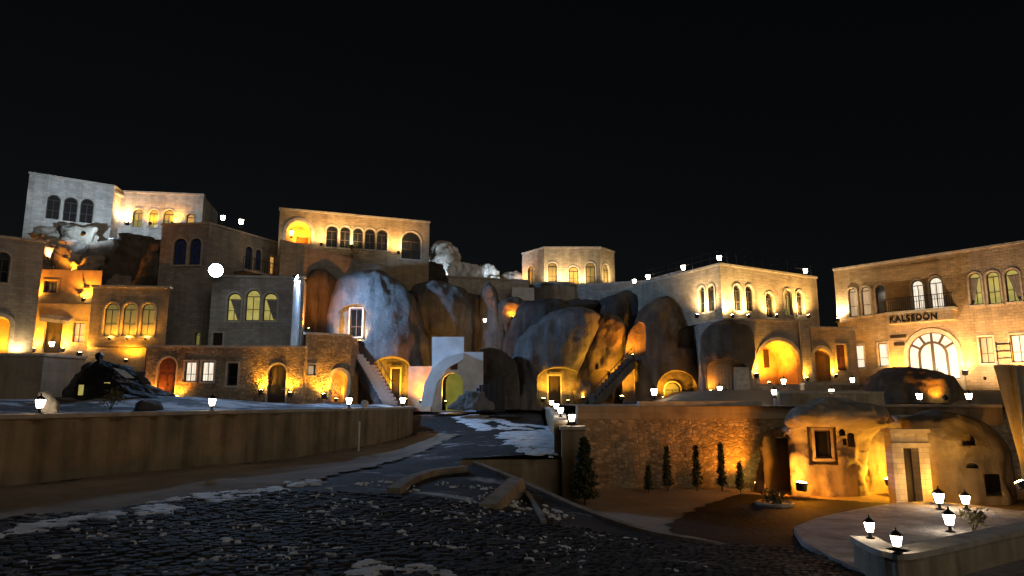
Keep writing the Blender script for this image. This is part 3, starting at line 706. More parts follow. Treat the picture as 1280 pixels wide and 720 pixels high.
def streaked(name, col):
    """rendered masonry read in world space: x along, z up"""
    m, n, l, b = newmat(name)
    v = mapped(n, l, (1, 1, 1)); v2 = mapped(n, l, (1.2, 1.2, 0.10))
    a = N(n, 'ShaderNodeTexNoise', Scale=0.8, Detail=8.0, Roughness=0.65); l.new(v, a.inputs['Vector'])
    c = ramp(n, l, a.outputs[0], [(0.3, sc3(col, .65)), (0.7, sc3(col, 1.25))])
    s = N(n, 'ShaderNodeTexNoise', Scale=1.6, Detail=5.0); l.new(v2, s.inputs['Vector'])
    c = mixc(n, l, 0.75, c, ramp(n, l, s.outputs[0], [(0.36, (0.5, 0.45, 0.38)), (0.6, (1.08, 1.05, 1))]), 'MULTIPLY')
    l.new(c, b.inputs['Base Color']); b.inputs['Roughness'].default_value = 0.9
    # faint courses
    sx = n.new('ShaderNodeSeparateXYZ'); tc = n.new('ShaderNodeTexCoord'); l.new(tc.outputs['Object'], sx.inputs[0])
    ad = n.new('ShaderNodeMath'); ad.operation = 'ADD'; l.new(sx.outputs[0], ad.inputs[0]); l.new(sx.outputs[1], ad.inputs[1])
    cb = n.new('ShaderNodeCombineXYZ'); l.new(ad.outputs[0], cb.inputs[0]); l.new(sx.outputs[2], cb.inputs[1])
    br = N(n, 'ShaderNodeTexBrick', Scale=1.0); br.inputs['Brick Width'].default_value = 0.9; br.inputs['Row Height'].default_value = 0.36; br.inputs['Mortar Size'].default_value = 0.012; br.inputs['Mortar Smooth'].default_value = 0.6
    l.new(cb.outputs[0], br.inputs['Vector'])
    d = N(n, 'ShaderNodeTexNoise', Scale=5.0, Detail=8.0, Roughness=.7); l.new(v, d.inputs['Vector'])
    h = n.new('ShaderNodeMath'); h.operation = 'MULTIPLY_ADD'; h.inputs[1].default_value = -0.5; l.new(br.outputs['Fac'], h.inputs[0]); l.new(d.outputs[0], h.inputs[2])
    bp = N(n, 'ShaderNodeBump', Strength=0.5, Distance=0.05); l.new(h.outputs[0], bp.inputs['Height']); l.new(bp.outputs[0], b.inputs['Normal'])
    return m
M['streak'] = streaked('streaked_render', (0.30, 0.235, 0.15)); M['streak_pale'] = streaked('streaked_pale_stone', (0.40, 0.33, 0.235))
lw = smooth_line(LWALL); lz = road_z(np.array([p.x for p in lw]), np.array([p.y for p in lw]))
strip_wall('yard_wall', 'long smooth stone wall holding up the snowy yard beside the road', 'wall', lw, [z - .5 for z in lz], [-0.56] * len(lw), 0.45, M['streak'], M['coping'])
# terrace retaining wall (two heights) and its corner pier
tw = Bld('terrace_retaining_wall', 'tall rubble retaining wall of the terrace above the lower courtyard', 'wall', [(3.3, 34.8), (12.9, 35.6), (30, 36.2)], COURT_Z - .4, -0.95, M['rubble'], closed=False, th=0.6, cornice=False)
k = tw.fr[0]; MB().box(0, k[1], -0.948, -0.30, -.55, 0.05).build('parapet', M['render'], tw.root, k[0]); MB().box(3.2, k[1], -0.298, -0.06, -.5, 0.03).build('coping', M['coping'], tw.root, k[0])
k = tw.fr[1]; MB().box(0, k[1], -0.948, -0.36, -.55, 0.05).build('parapet', M['render'], tw.root, k[0])
strip_wall('lane_side_wall', 'low wall with a row of lanterns along the right side of the lane', 'wall', smooth_line([(2.45, 31.3), (2.9, 38), (3.1, 46), (3.2, 55)]), [-4.8] * 19, [-1.05 - .0] * 6 + [-0.9] * 6 + [-0.7] * 7, 0.55, M['streak'], M['coping'])
pr = empty('corner_pier', (2.7, 31, COURT_Z), 'square stone pier ending the lane wall beside the dark conifer', 'pier')
MB().box(-.55, .45, -.6, .4, -0.3, 3.05).build('shaft', M['streak'], pr, Matrix.Translation((2.75, 31.2, COURT_Z))); MB().box(-.63, .53, -.68, .48, 3.052, 3.2).build('cap', M['coping'], pr, Matrix.Translation((2.75, 31.2, COURT_Z)))
strip_wall('ramp_end_wall', 'dark retaining wall below the snow patch at the ramp', 'wall', [(-2.5, 31.0), (0, 31.05), (2.25, 31.1)], [COURT_Z - .3] * 3, [-2.62] * 3, 0.5, M['streak'], None)
# kerb walls of the ramp
def kerb(name, label, pts, wd, h, mat, dz=0.0):
    line = smooth_line([tuple(p) for p in pts]); zz = [p.z for p in line]
    strip_wall(name, label, 'kerb', line, [z - 0.9 for z in zz], [z + h for z in zz], wd, mat, None)
kerb('ramp_kerb', 'curved stone kerb wall descending along the ramp to the lower courtyard', [(p.x, p.y, p.z) for p in CURB] + [tuple(G(930, 688, -4.34))], 0.28, 0.1, M['kerb'])
def gr(px, py): # point of the road seen there
    best = None
    for Y in np.arange(9, 58, .05):
        p = W(px, py, Y)
        if p.z < road_z(p.x, p.y): best = p; break
    return best if best else W(px, py, 30)
kerb('planter_kerb', 'short arched stone kerb on the dark ramp', [gr(500, 619), gr(520, 604), gr(550, 594), gr(585, 590)], 0.4, 0.22, M['kerb'])
k = MB(); a = gr(598, 635); b = gr(636, 612); e_ = Vector((.75, .55, 0))
dn = Vector((0, 0, -.4)); k.v = [tuple(p) for p in (a + dn, b + dn, b + e_ + dn, a + e_ + dn, a + Vector((0, 0, .1)), b + Vector((0, 0, .42)), b + e_ * .7 + Vector((0, 0, .36)), a + e_ * .7 + Vector((0, 0, .06)))]
k.f = [(3,2,1,0),(4,5,6,7),(0,1,5,4),(1,2,6,5),(2,3,7,6),(3,0,4,7)]
tag(k.build('kerb_wedge', M['kerb']), 'pale wedge shaped stone block on the dark ramp', 'stone block')
kerb('thin_kerb', 'thin straight stone kerb running down from the ramp kerb', [gr(655, 618), gr(668, 640), gr(676, 657)], 0.16, 0.14, M['kerb'])
# snowy bed and planter wall at the right
bedp = gp([(992,658),(1040,642),(1150,626),(1290,640),(1400,660),(1400,790),(1200,770),(1110,735),(1082,716),(1040,695),(1005,676)], -4.1)
bed = smooth_line(bedp + [bedp[0]], 4)[:-1]
v, f = poly_solid([(p.x, p.y) for p in reversed(bed)], [], COURT_Z - .2, -4.12)
o = link('snowy_bed', mesh('snowy_bed', v, f), M['bed']); tag(o, 'raised snow covered bed with a curved edge behind the lantern wall', 'snow bed', kind='structure')
pw = smooth_line(gp([(1066,676),(1085,687),(1110,696),(1150,696),(1280,667),(1420,640)], -3.5)[::1], 6)
strip_wall('lantern_wall', 'pale curved planter wall topped with lanterns in front of the snowy bed', 'wall', pw, [-5.2] * len(pw), [-3.52] * len(pw), 0.5, M['streak_pale'], M['coping'])
# low two-tier walls on the terrace
sw = smooth_line([P(966, 41.5, 495), P(975, 40.6, 495), P(1010, 40.2, 495), P(1105, 41, 495)], 5)
strip_wall('terrace_step_wall', 'pale low curved wall edging the terrace in front of the archway', 'wall', sw, [-0.5] * len(sw), [0.36] * len(sw), 0.45, M['streak_pale'], M['coping'])
strip_wall('upper_step_wall', 'low stone wall step behind the curved terrace wall', 'wall', [P(1005, 45.5, 480), P(1100, 46.5, 480)], [-0.4] * 2, [0.98] * 2, 0.45, M['streak_pale'], M['coping'])
# slab and buttress at the right edge
strip_wall('slab_parapet', 'low stone parapet above the cave dwellings', 'wall', [P(1098, 35.0, 505), P(1252, 33.5, 505)], [-1.2] * 2, [-0.36] * 2, 0.5, M['streak'], M['coping'])
bt = empty('stone_buttress', P(1275, 27, 500) + (COURT_Z,), 'tall tapering pale stone buttress at the end of the cave row', 'buttress')
a = W(1246, 456, 27); x0 = a.x; z1 = a.z
k = MB(); k.v = [(x0 + .25, 27, COURT_Z - .3), (x0 + 4, 27, COURT_Z - .3), (x0 + 4, 31, COURT_Z - .3), (x0 + .35, 31, COURT_Z - .3), (x0, 27, z1), (x0 + 4, 27, z1), (x0 + 4, 31, z1), (x0, 31, z1)]
e_ = 1.6; k.v = [(x0 + .55, 27, -4.7), (x0 + 5, 27, -4.7), (x0 + 5 + e_, 29, -4.7), (x0 + .55 + e_, 29, -4.7), (x0 + .5, 27.1, -2.2), (x0 + 5, 27.1, -2.2), (x0 + 5 + e_, 29, -2.2), (x0 + .5 + e_, 29, -2.2), (x0, 27.2, z1), (x0 + 5, 27.2, z1), (x0 + 5 + e_, 29, z1), (x0 + e_, 29, z1)]
k.f = [(3,2,1,0),(8,9,10,11)] + [(a + q, a + (q+1) % 4, a + 4 + (q+1) % 4, a + 4 + q) for a in (0, 4) for q in range(4)]
k.build('shaft', M['streak_pale'], bt, Matrix())
MB().bar((x0 + .7, 26.93, -2.3), (x0 + .75, 27.06, z1 - .05), 0.06).build('drainpipe', M['tin'], bt, Matrix())

# ------------------------------------------------------------------ rocks
def loft(rows, Y, kd, rough, seed, nseg=84, nst=64, sy=0.0, dmin=0.8, fscale=0.35):
    rough *= 1.5
    """a boulder from its width at each height: elliptical slices, roughened; sy leans it back with height"""
    ys = [r[0] for r in rows]; t = np.linspace(0, 1, nst); yy = ys[0] + (ys[-1] - ys[0]) * t
    xl = np.interp(yy, ys, [r[1] for r in rows]); xr = np.interp(yy, ys, [r[2] for r in rows])
    ker = np.array([1, 2, 3, 2, 1]) / 9
    def sm(a): p = np.r_[[a[0]] * 2, a, [a[-1]] * 2]; return np.convolve(p, ker, 'valid')
    xl, xr = sm(xl), sm(xr); k = MB(); ysh = sm(sm(np.interp(yy, ys, [r[3] if len(r) > 3 else 0.0 for r in rows])))
    hN = len(yy)
    for i in range(hN):
        pl = W(xl[i], yy[i], Y); prr = W(xr[i], yy[i], Y); c = (pl + prr) / 2; a = max((prr.x - pl.x) / 2, 0.05)
        f = t[i]; capf = math.sqrt(max(0.0, 1 - (1 - min(1, f / 0.10)) ** 2)) if f < 0.10 else 1.0
        a *= 0.25 + 0.75 * capf; b = max(a * kd, dmin * capf + .05)
        cy = Y + ysh[i]
        for j in range(nseg):
            th = 2 * math.pi * j / nseg; cx_, sx_ = math.cos(th), math.sin(th)
            e = 0.85; vx = math.copysign(abs(cx_) ** e, cx_); vy = math.copysign(abs(sx_) ** e, sx_)
            p = Vector((c.x + a * vx, cy + b * vy, pl.z)); q = Vector((p.x * fscale, p.y * fscale, p.z * fscale * .55 + seed * 7.3))
            d = noise.fractal(q, 0.9, 2.1, 5) * rough + rough * .5 * (abs(noise.noise(Vector((p.x * .8 + seed * 3, p.y * .8, p.z * .22)))) - .25) + rough * .12 * noise.fractal(p * 1.7, .8, 2.0, 3) + rough * .35 * noise.noise(Vector((p.x * 2.2 + seed, p.y * 2.2, p.z * .3)))
            dv = Vector((vx, vy * .9, 0)); dv = dv.normalized() if dv.length else dv
            p = p + dv * d + Vector((0, 0, d * .3)); k.v.append(tuple(p))
    for i in range(hN - 1):
        for j in range(nseg):
            j2 = (j + 1) % nseg; k.f.append((i*nseg + j, (i+1)*nseg + j, (i+1)*nseg + j2, i*nseg + j2))
    n = len(k.v); top = sum((Vector(v) for v in k.v[:nseg]), Vector()) / nseg; bot = sum((Vector(v) for v in k.v[-nseg:]), Vector()) / nseg
    k.v += [tuple(top), tuple(bot)]
    for j in range(nseg):
        j2 = (j + 1) % nseg; k.f.append((j, j2, n)); k.f.append(((hN-1)*nseg + j2, (hN-1)*nseg + j, n + 1))
    return mesh('rock', k.v, k.f, True)
def cut(me, cutters):
    """carve doors, niches and caves out of a mesh"""
    o = bpy.data.objects.new('tmp', me); COL.objects.link(o); tmp = []
    for (x0, y0, x1, y1, kind, Ya, Yb) in cutters:
        p0 = W(x0, y1, Yb); p1 = W(x1, y0, Yb)
        lp = arch_loop(p0.x, p1.x, p0.z, p1.z, kind, 12); m = len(lp); k = MB()
        q0 = W(x0, y1, Ya); q1 = W(x1, y0, Ya); dx = ((q0.x + q1.x) - (p0.x + p1.x)) / 2
        k.v = [(u + dx, Ya, v) for u, v in lp] + [(u, Yb, v) for u, v in lp]
        for i in range(m):
            j = (i + 1) % m; k.f.append((i, m + i, m + j, j))
        k.f.append(tuple(range(m))); k.f.append(tuple(m + m - 1 - i for i in range(m)))
        cm = mesh('c', k.v, k.f); bm = bmesh.new(); bm.from_mesh(cm); bmesh.ops.recalc_face_normals(bm, faces=bm.faces); bm.to_mesh(cm); bm.free()
        co = bpy.data.objects.new('c', cm); COL.objects.link(co); tmp.append(co)
        md = o.modifiers.new('b', 'BOOLEAN'); md.operation = 'DIFFERENCE'; md.object = co; md.solver = 'EXACT'
    bpy.context.view_layer.update()
    r = bpy.data.meshes.new_from_object(o.evaluated_get(bpy.context.evaluated_depsgraph_get()))
    for c in tmp + [o]: bpy.data.objects.remove(c)
    return r
def rock(name, label, rows, Y, mat, kd=0.8, rough=0.35, seed=1.0, cuts=None, cat='rock', group=None, **kw):
    me = loft(rows, Y, kd, rough, seed, **kw)
    bm = bmesh.new(); bm.from_mesh(me); bmesh.ops.recalc_face_normals(bm, faces=bm.faces); bm.to_mesh(me); bm.free()
    if cuts: me = cut(me, cuts)
    base = W((rows[-1][1] + rows[-1][2]) / 2, rows[-1][0], Y)
    me.transform(Matrix.Translation(-base)); me.name = name
    o = link(name, me, mat, None, Matrix.Translation(base)); return tag(o, label, cat, group)
class Pl(Bld):
    """openings set into rock: a vertical plane through A and B"""
    def __init__(s, root, A, B, z0=-20): s.root = root; s.fr = [frame_of(A, B)]; s.z0 = z0; s.fr[0] = (s.fr[0][0], 100, *s.fr[0][2:])
    def add(s, h, surround='coping'):
        x0, y0, x1, y1, kind = h[:5]; a = s.uv(0, x0, y1); b = s.uv(0, x1, y0); s.fill(0, h, arch_loop(a[0], b[0], a[1], b[1], kind), 0.4, surround)

r1 = rock('window_boulder', 'huge rounded grey rock with a carved window and an orange lit doorway at its foot', [(338,452,488),(350,426,502),(370,414,516),(400,409,526),(430,412,534),(460,426,540),(485,440,545),(510,444,545)], 57.5, M['rock'], .75, .3, 1.0,
    cuts=[(424,382,458,426,'seg',46,55.7),(437,386,453,421,'rect',46,56.1),(489,461,500,499,'rect',46,57.6),(466,448,512,508,'seg',46,57.2)])
pl = Pl(r1, P(400, 55.55), P(500, 55.55)); pl.add((437,386,453,421,'rect','dark')); 
pl = Pl(r1, P(400, 57.05), P(520, 57.05)); pl.add((489,461,500,499,'rect','door'))
rock('slim_boulder', 'upright grey rock column right of the window boulder', [(351,528,566),(362,515,582),(385,511,590),(415,516,590),(440,526,588),(470,530,590),(508,530,590)], 60.5, M['rock'], .8, .3, 2.0, cuts=[(574,395,600,440,'round',50,58.6)])
rock('brown_boulder', 'brown rock with amber lit flank behind the slim column', [(362,556,585),(375,550,606),(395,548,616),(420,556,622),(470,560,630),(508,560,630)], 62.5, M['rock_brown'], .7, .35, 3.0)
rock('fairy_chimney', 'small pointed grey rock cone between the big boulders', [(352,610,613),(362,603,620),(380,597,627),(400,594,632),(440,592,640),(500,590,645)], 61.5, M['rock'], .9, .2, 4.0, cuts=[(602,398,612,412,'round',50,60.4)])
rock('dark_back_cliff', 'dark cliff mass behind the leaning rocks', [(376,640,800),(385,622,815),(410,600,825),(450,596,830),(508,590,835)], 65.0, M['rock_dark'], .25, .5, 5.0)
rock('leaning_slab', 'dark slab rock leaning behind the broad grey rock', [(374,672,712),(385,652,716),(400,640,712),(425,626,690),(450,622,680),(480,618,670),(508,612,665)], 60.0, M['rock_dark'], .8, .3, 6.0)
rock('pink_lit_stone', 'small reddish rock lit from below beside the rock cone', [(371,636,652),(380,626,662),(392,624,664),(410,628,660),(440,628,655)], 61.2, M['rock_brown'], .8, .3, 6.5)
r2 = rock('broad_boulder', 'broad grey rock leaning right above a golden lit doorway', [(384,702,744),(394,680,752),(410,662,744),(430,648,736),(450,643,728),(470,645,722),(490,642,718),(512,636,716)], 57.0, M['rock'], .8, .3, 7.0, cuts=[(672,460,726,508,'seg',46,56.6),(686,470,700,506,'rect',46,57.0)])
pl = Pl(r2, P(640, 56.45), P(760, 56.45)); pl.add((686,470,700,506,'rect','door'))
rock('top_boulder', 'dark rounded rock just below the terrace parapet', [(364,770,806),(374,752,812),(395,742,812),(420,738,806),(450,730,800),(508,720,800)], 61.0, M['rock_dark'], .8, .35, 8.0)
rock('split_boulder', 'dark fluted rock split from the great cone by an orange lit cleft', [(392,752,776),(410,742,782),(435,734,780),(460,726,774),(485,720,768),(508,716,766)], 57.2, M['rock_brown'], .9, .35, 9.0, cuts=[(740,462,764,502,'seg',46,57.0)])
r3 = rock('cone_boulder', 'great grey cone rock with an eye shaped hollow and a glowing arched niche', [(370,822,842),(380,806,860),(400,795,874),(430,784,882),(460,780,885),(485,779,886),(512,778,886)], 55.5, M['rock_brown'], .75, .3, 10.0,
    cuts=[(822,464,871,502,'round',46,54.8),(832,478,850,500,'round',46,55.2),(848,410,868,436,'round',46,53.8),(764,450,792,502,'seg',46,56.0),(776,402,806,447,'seg',46,55.2)])
pl = Pl(r3, P(800, 54.7), P(900, 54.7)); pl.add((832,478,850,500,'round','green'))
r4 = rock('overhang_boulder', 'brown rock dome overhanging a walled recess beside the archway', [(401,896,918),(408,884,932),(420,878,940),(438,876,942),(455,877,940),(480,878,938),(508,878,938)], 49.8, M['rock_brown'], .6, .22, 11.0, cuts=[(884,449,934,506,'seg',42,49.6)])
# recess infill with board and cabinet
k = Bld('recess_wall', 'plastered wall closing the recess under the brown overhang', 'wall', [P(881, 49.45), P(936, 49.45)], 0.2, 3.0, M['render'], closed=False, th=.3, cornice=False)
p = W(892, 457, 49.2); q = W(914, 484, 49.2)
g = empty('lattice_board', (p.x + .7, 49.2, q.z), 'pale lattice board leaning on the recess wall', 'board')
k = MB()
for t in range(6): k.box(p.x + t * (q.x - p.x) / 5 - .02, p.x + t * (q.x - p.x) / 5 + .02, 49.18, 49.22, q.z - .5, p.z)
for t in range(6): k.box(p.x, q.x, 49.165, 49.179, q.z + t * (p.z - q.z) / 5 - .02, q.z + t * (p.z - q.z) / 5 + .02)
k.build('lattice', M['tin'], g, Matrix())
p = W(917, 459, 49.2); q = W(936, 487, 49.2)
g = empty('wall_cabinet', ((p.x + q.x) / 2, 49.1, .3), 'grey metal cabinet right of the lattice board', 'cabinet')
MB().box(p.x, q.x, 48.95, 49.4, .3, p.z).build('body', M['tin'], g, Matrix()); MB().box(p.x + .05, q.x - .05, 48.92, 48.948, .45, p.z - .08).build('door', M['tin'], g, Matrix())
# left cliff between the terraces
rock('orange_cliff', 'jagged cliff glowing orange above the orange house', [(296,44,62),(312,42,90),(330,40,130),(350,44,150),(390,44,160)], 54.5, M['rock_mix'], .35, .9, 12.0, fscale=.6)
rock('pale_cliff', 'pale blue lit rock below the highest terrace', [(282,60,118),(294,46,128),(312,48,130),(330,60,135),(352,70,140)], 57.0, M['rock_mix'], .3, .7, 13.0, fscale=.6)
rock('brown_cliff', 'brown weathered rock beside the mauve house', [(296,140,200),(306,118,208),(325,104,210),(345,98,212),(366,96,214),(400,96,214)], 55.0, M['rock_brown'], .3, .8, 14.0, fscale=.55)
rock('amber_rock', 'rounded rock arch glowing amber between lit house and window boulder', [(336,388,410),(346,376,420),(360,372,424),(380,372,424),(440,372,428),(512,376,430)], 58.0, M['rock_brown'], .6, .35, 15.0, cuts=[(396,360,418,420,'round',46,57)])
# pale rocks lit behind the cliff top wall
rock('dome_rock', 'pale dome rock lit blue behind the cliff top wall', [(301,546,560),(310,538,570),(325,535,576),(345,532,580),(370,530,582)], 74, M['rock_pale'], .8, .4, 16.0, group=None)
rock('snowy_rock', 'pale snowy rock at the foot of the blue lit dome', [(329,570,590),(336,560,600),(346,556,604),(370,552,606)], 71.5, M['plaster'], .7, .5, 17.0, fscale=.8)
rock('far_snow_rock', 'pale blue lit rock midway along the cliff top wall', [(331,606,618),(340,602,626),(350,600,632),(372,598,634)], 74, M['rock_pale'], .7, .5, 18.0, fscale=.8)
rock('low_snow_rock', 'low pale rock beside the octagonal pavilion', [(339,634,650),(346,626,662),(356,622,668),(374,620,668)], 76, M['rock_pale'], .7, .5, 19.0, fscale=.8)
rock('dark_ledge', 'dark bushy ledge under the right end of the arcaded building', [(329,500,548),(336,470,556),(346,455,560),(365,450,562)], 64.6, M['earth'], .25, .6, 20.0, fscale=.8)
# terrace mound and the cave dwellings
rock('terrace_mound', 'dark rounded rock mound on the terrace in front of the glazed entrance', [(458,1116,1150),(464,1098,1172),(474,1084,1188),(486,1076,1196),(505,1068,1200)], 44, M['rock_brown'], .55, .3, 21.0)
c1 = rock('cave_dwelling_rock', 'rounded rock house with a window, lit orange under its dark overhanging brow', [(497,990,1050,-1.4),(504,972,1070,-1.9),(516,962,1084,-2.1),(527,963,1090,-1.7),(535,968,1090,-.5),(548,960,1088,.3),(565,954,1087,.25),(590,952,1086,.2),(620,952,1086,.1)], 33.4, M['rock_mix'], .52, .36, 22.0,
    fscale=.6, cuts=[(958,546,984,626,'rect',26,34.2),(1049,535,1056,544,'round',24,32.6),(1060,540,1067,558,'seg',24,32.7),(1054,548,1058,556,'rect',24,32.7),(1012,532,1044,580,'rect',26,32.75),(1020,538,1037,573,'rect',26,33.15)])
pl = Pl(c1, P(960, 32.65), P(1100, 32.65)); pl.add((1020,538,1037,573,'rect','dark'))
c2 = rock('domed_cave_rock', 'domed rock house with a small shuttered opening at the end of the cave row', [(514,1150,1198,0),(524,1132,1224,0),(545,1128,1242,-.2),(562,1140,1252,-.25),(575,1154,1256,-.05),(595,1160,1262,.0),(620,1163,1266,0),(648,1165,1268,0)], 30.8, M['rock_mix'], .6, .2, 24.0,
    cuts=[(1233,590,1249,617,'rect',24,30.5),(1203,543,1218,556,'round',24,29.9),(1208,578,1222,584,'seg',24,30.0)])
pl = Pl(c2, P(1200, 30.05), P(1280, 30.05)); pl.add((1233,590,1249,617,'rect','door-'))
rock('back_cave_wall', 'rock face of the glowing recess between the two cave houses', [(520,1070,1180),(540,1068,1185),(580,1070,1180),(620,1070,1180)], 34.5, M['rock_pale'], .22, .4, 26.0)
g = empty('door_porch', P(1138, 29.4, 600) + (COURT_Z,), 'pale stone door porch between the two cave houses', 'porch')
x0, x1 = W(1115, 580, 29.3).x, W(1161, 580, 29.3).x; z1 = W(1130, 541, 29.3).z; d0, d1 = W(1129, 580, 29.3).x, W(1148, 580, 29.3).x; zd = W(1130, 560, 29.3).z
v, f = poly_solid([(x0, COURT_Z - .1), (d0, COURT_Z - .1), (d0, zd), (d1, zd), (d1, COURT_Z - .1), (x1, COURT_Z - .1), (x1, z1), (x0, z1)], [], -.55, 0)
Mp = Matrix(((1,0,0,0),(0,0,-1,29.2),(0,1,0,0),(0,0,0,1)))
link('jamb', mesh('jamb', v, f), M['ashlar_pale'], g, Mp)
MB().box(x0 - .08, x1 + .08, 29.1, 29.85, z1 + .002, z1 + .16).build('cap', M['coping'], g, Matrix())
MB().box(x0 - .05, x1 + .04, 29.12, 29.198, zd + .08, zd + .22).build('lintel', M['coping'], g, Matrix())
MB().box(d0 - .1, d1 + .1, 29.76, 29.84, COURT_Z, zd).build('door', M['wood'], g, Matrix())

# gateway of white plaster
ga, gb = P(526, 53, 480), P(606, 53.3, 480); Mx, L, u_, n_, A3 = frame_of(ga, gb)
def gl(px, py): p = on_plane(px, py, A3, n_); return ((p - A3).dot(u_), p.z)
gz0 = -0.9
g = empty('plaster_gateway', (sum((ga[0], gb[0])) / 2, 53, gz0), 'white plastered wall with stepped top and a yellow lit arch', 'gateway')
a0 = gl(552, 505); a1 = gl(579, 466)
v, f = poly_solid([(gl(540,500)[0], gz0), (gl(604,500)[0], gz0), gl(604,440), gl(580,440), gl(580,421), gl(540,421)], [arch_loop(a0[0], a1[0], gz0 + .1, a1[1], A_)], -.9, 0)
link('wall', mesh('wall', v, f), M['plaster'], g, Mx)
pts = [gl(526,508), gl(540,508), gl(547,478), gl(560,460), gl(579,450), gl(579,441), gl(556,447), gl(540,462), gl(531,480)]
v, f = poly_solid(pts, [], .004, .5); link('flying_buttress', mesh('flying_buttress', v, f), M['plaster'], g, Mx)
v, f = poly_solid(arch_loop(a0[0] + .3, a1[0] - .002, gz0 + .1, a1[1] - .02, A_), [], -.6, -.5); link('door', mesh('door', v, f), M['lit_green'], g, Mx)
MB().box(gl(563,455)[0], gl(572,455)[0], gl(563,462)[1], gl(563,452)[1], .002, .06).build('emblem', M['wood_red'], g, Mx)
ow = Bld('ochre_door_wall', 'ochre plastered wall glowing orange left of the white gateway', 'wall', [P(512, 55), P(541, 54.6)], -0.9, W(525, 458, 55).z, M['plaster_warm'], closed=False, th=.4, cornice=False)
# board fence
g = empty('board_fence', P(613, 52.5, 500) + (-.8,), 'brown upright board fence beside the white gateway', 'fence')
for t in range(10):
    p = W(597 + t * 3.6, 500, 52.6); tp = W(597, 484 - t * 1.6, 52.6).z + random.uniform(-.08, .08)
    MB().box(p.x - .1, p.x + .1, 52.58 + .02 * (t % 2), 52.63 + .02 * (t % 2), -0.9, tp).build('board', M['wood'], g, Matrix())
MB().box(W(596, 500, 52.7).x, W(632, 500, 52.7).x, 52.66, 52.72, -.2, -.08).build('rail', M['wood'], g, Matrix())
rock('fence_rock', 'dark low rock heap behind the board fence', [(436,606,630),(450,598,645),(475,592,650),(512,588,655)], 55.4, M['rock_dark'], .6, .4, 27.0)
rock('plaster_rubble', 'pile of pale rubble at the foot of the white gateway', [(490,585,598),(497,574,606),(505,566,612),(512,562,616)], 51.4, M['rock'], .5, .3, 28.0, fscale=1.0)

# outdoor stairs
def stairs(name, label, a, b, wd, n, mat, rail=True, sidex=1):
    a = Vector(a); b = Vector(b); g = empty(name, tuple(a), label, 'stairs'); d = b - a; h = Vector((d.x, d.y, 0)); hd = h.normalized(); sd = Vector((hd.y, -hd.x, 0)) * wd
    me = None
    for i in range(n):
        p = a + h * (i / n); k = MB(); q = h / n * 1.08; z0, z1 = -0.35, d.z / n * 1.0
        pts = [Vector((0,0,0)), q, q + sd, sd]
        k.v = [tuple(v + Vector((0, 0, z))) for z in (z0, z1) for v in pts]; k.f = [(3,2,1,0),(4,5,6,7),(0,1,5,4),(1,2,6,5),(2,3,7,6),(3,0,4,7)]
        me = me or k.me('step', mat)
        o = bpy.data.objects.new('step', me); COL.objects.link(o); o.parent = g; o.location = p + Vector((0, 0, d.z * i / n)) - a
    MB().beam(a + sd * -.04 + Vector((0,0,-.7)), b + sd * -.04 + Vector((0,0,-.7)), .18, .55).beam(a + sd * 1.04 + Vector((0,0,-.7)), b + sd * 1.04 + Vector((0,0,-.7)), .18, .55).build('stringer', M['rock_dark'], g, Matrix())
    if rail:
        k = MB(); e = sd * 1.0
        k.bar(a + e + Vector((0,0,.95)), b + e + Vector((0,0,.95)), .035)
        for i in range(0, n + 1, 2): p = a + d * (i / n) + e; k.bar(p, p + Vector((0,0,.95)), .025)
        k.build('handrail', M['metal'], g, Matrix())
    return g
stairs('stone_stairs', 'steep snowy stone stairs climbing left to the carved window', W(478, 506, 52.2), W(437, 434, 54.6), 1.6, 16, M['snow'])
stairs('log_stairs', 'dark stairs climbing right across the golden niche', W(735, 500, 52.5), W(784, 449, 54.0), 1.0, 12, M['wood'])

# ruined dark hut on the left yard
g0 = W(145, 507, 40)
rock('hut_mound', 'dark rock heap with ragged ridge on the snowy yard', [(452,112,126),(458,104,150),(470,98,182),(485,88,196),(500,80,204),(514,76,208)], 41.5, M['rock_dark'], .35, .5, 30.0, fscale=.7, cuts=[(97,478,106,496,'seg',34,41),(128,476,140,490,'rect',34,40.8)])
g = empty('sheeted_shelter', tuple(W(140, 508, 40)), 'collapsed black sheeted shelter with snow lying on its roof', 'shelter')
k = MB()
pts = [W(92,482,39.5), W(110,458,40), W(124,449,40.4), W(150,456,40), W(172,472,39.6), W(200,497,39.2), W(160,492,38.2), W(118,500,38.0), W(96,500,38.4), W(140,470,38.8)]
k.v = [tuple(p) for p in pts] + [tuple(p + Vector((0, .1, -.12))) for p in pts]
T = [(0,9,1),(1,9,2),(2,9,3),(3,9,4),(4,6,5),(4,9,6),(9,7,6),(9,0,8),(9,8,7)]
k.f = T + [tuple(10 + i for i in reversed(t)) for t in T]
me_ = mesh('roof_sheet', k.v, k.f); bm = bmesh.new(); bm.from_mesh(me_); bmesh.ops.subdivide_edges(bm, edges=bm.edges[:], cuts=5, use_grid_fill=True)
for v_ in bm.verts: v_.co += Vector((0, 0, 1)) * .22 * noise.fractal(v_.co * .9, 1, 2, 4) + Vector((.1, .1, 0)) * noise.noise(v_.co * 2.3)
bm.to_mesh(me_); bm.free(); link('roof_sheet', me_, M['heap'], g, Matrix())
k = MB(); q = [W(142,461,39.2), W(156,464,39.2), W(170,474,39.0), W(158,474,38.9)]
k.v = [tuple(p + Vector((0, -.1, .06))) for p in q]; k.f = [(0,1,2,3)]; k.build('snow_cover', M['snow'], g, Matrix())
for i, (a, b) in enumerate((((92,505),(112,460)), ((124,508),(124,446)), ((176,505),(170,470)))):
    MB().bar(W(*a, 39.3), W(*b, 39.9), .07).build('pole', M['wood'], g, Matrix())
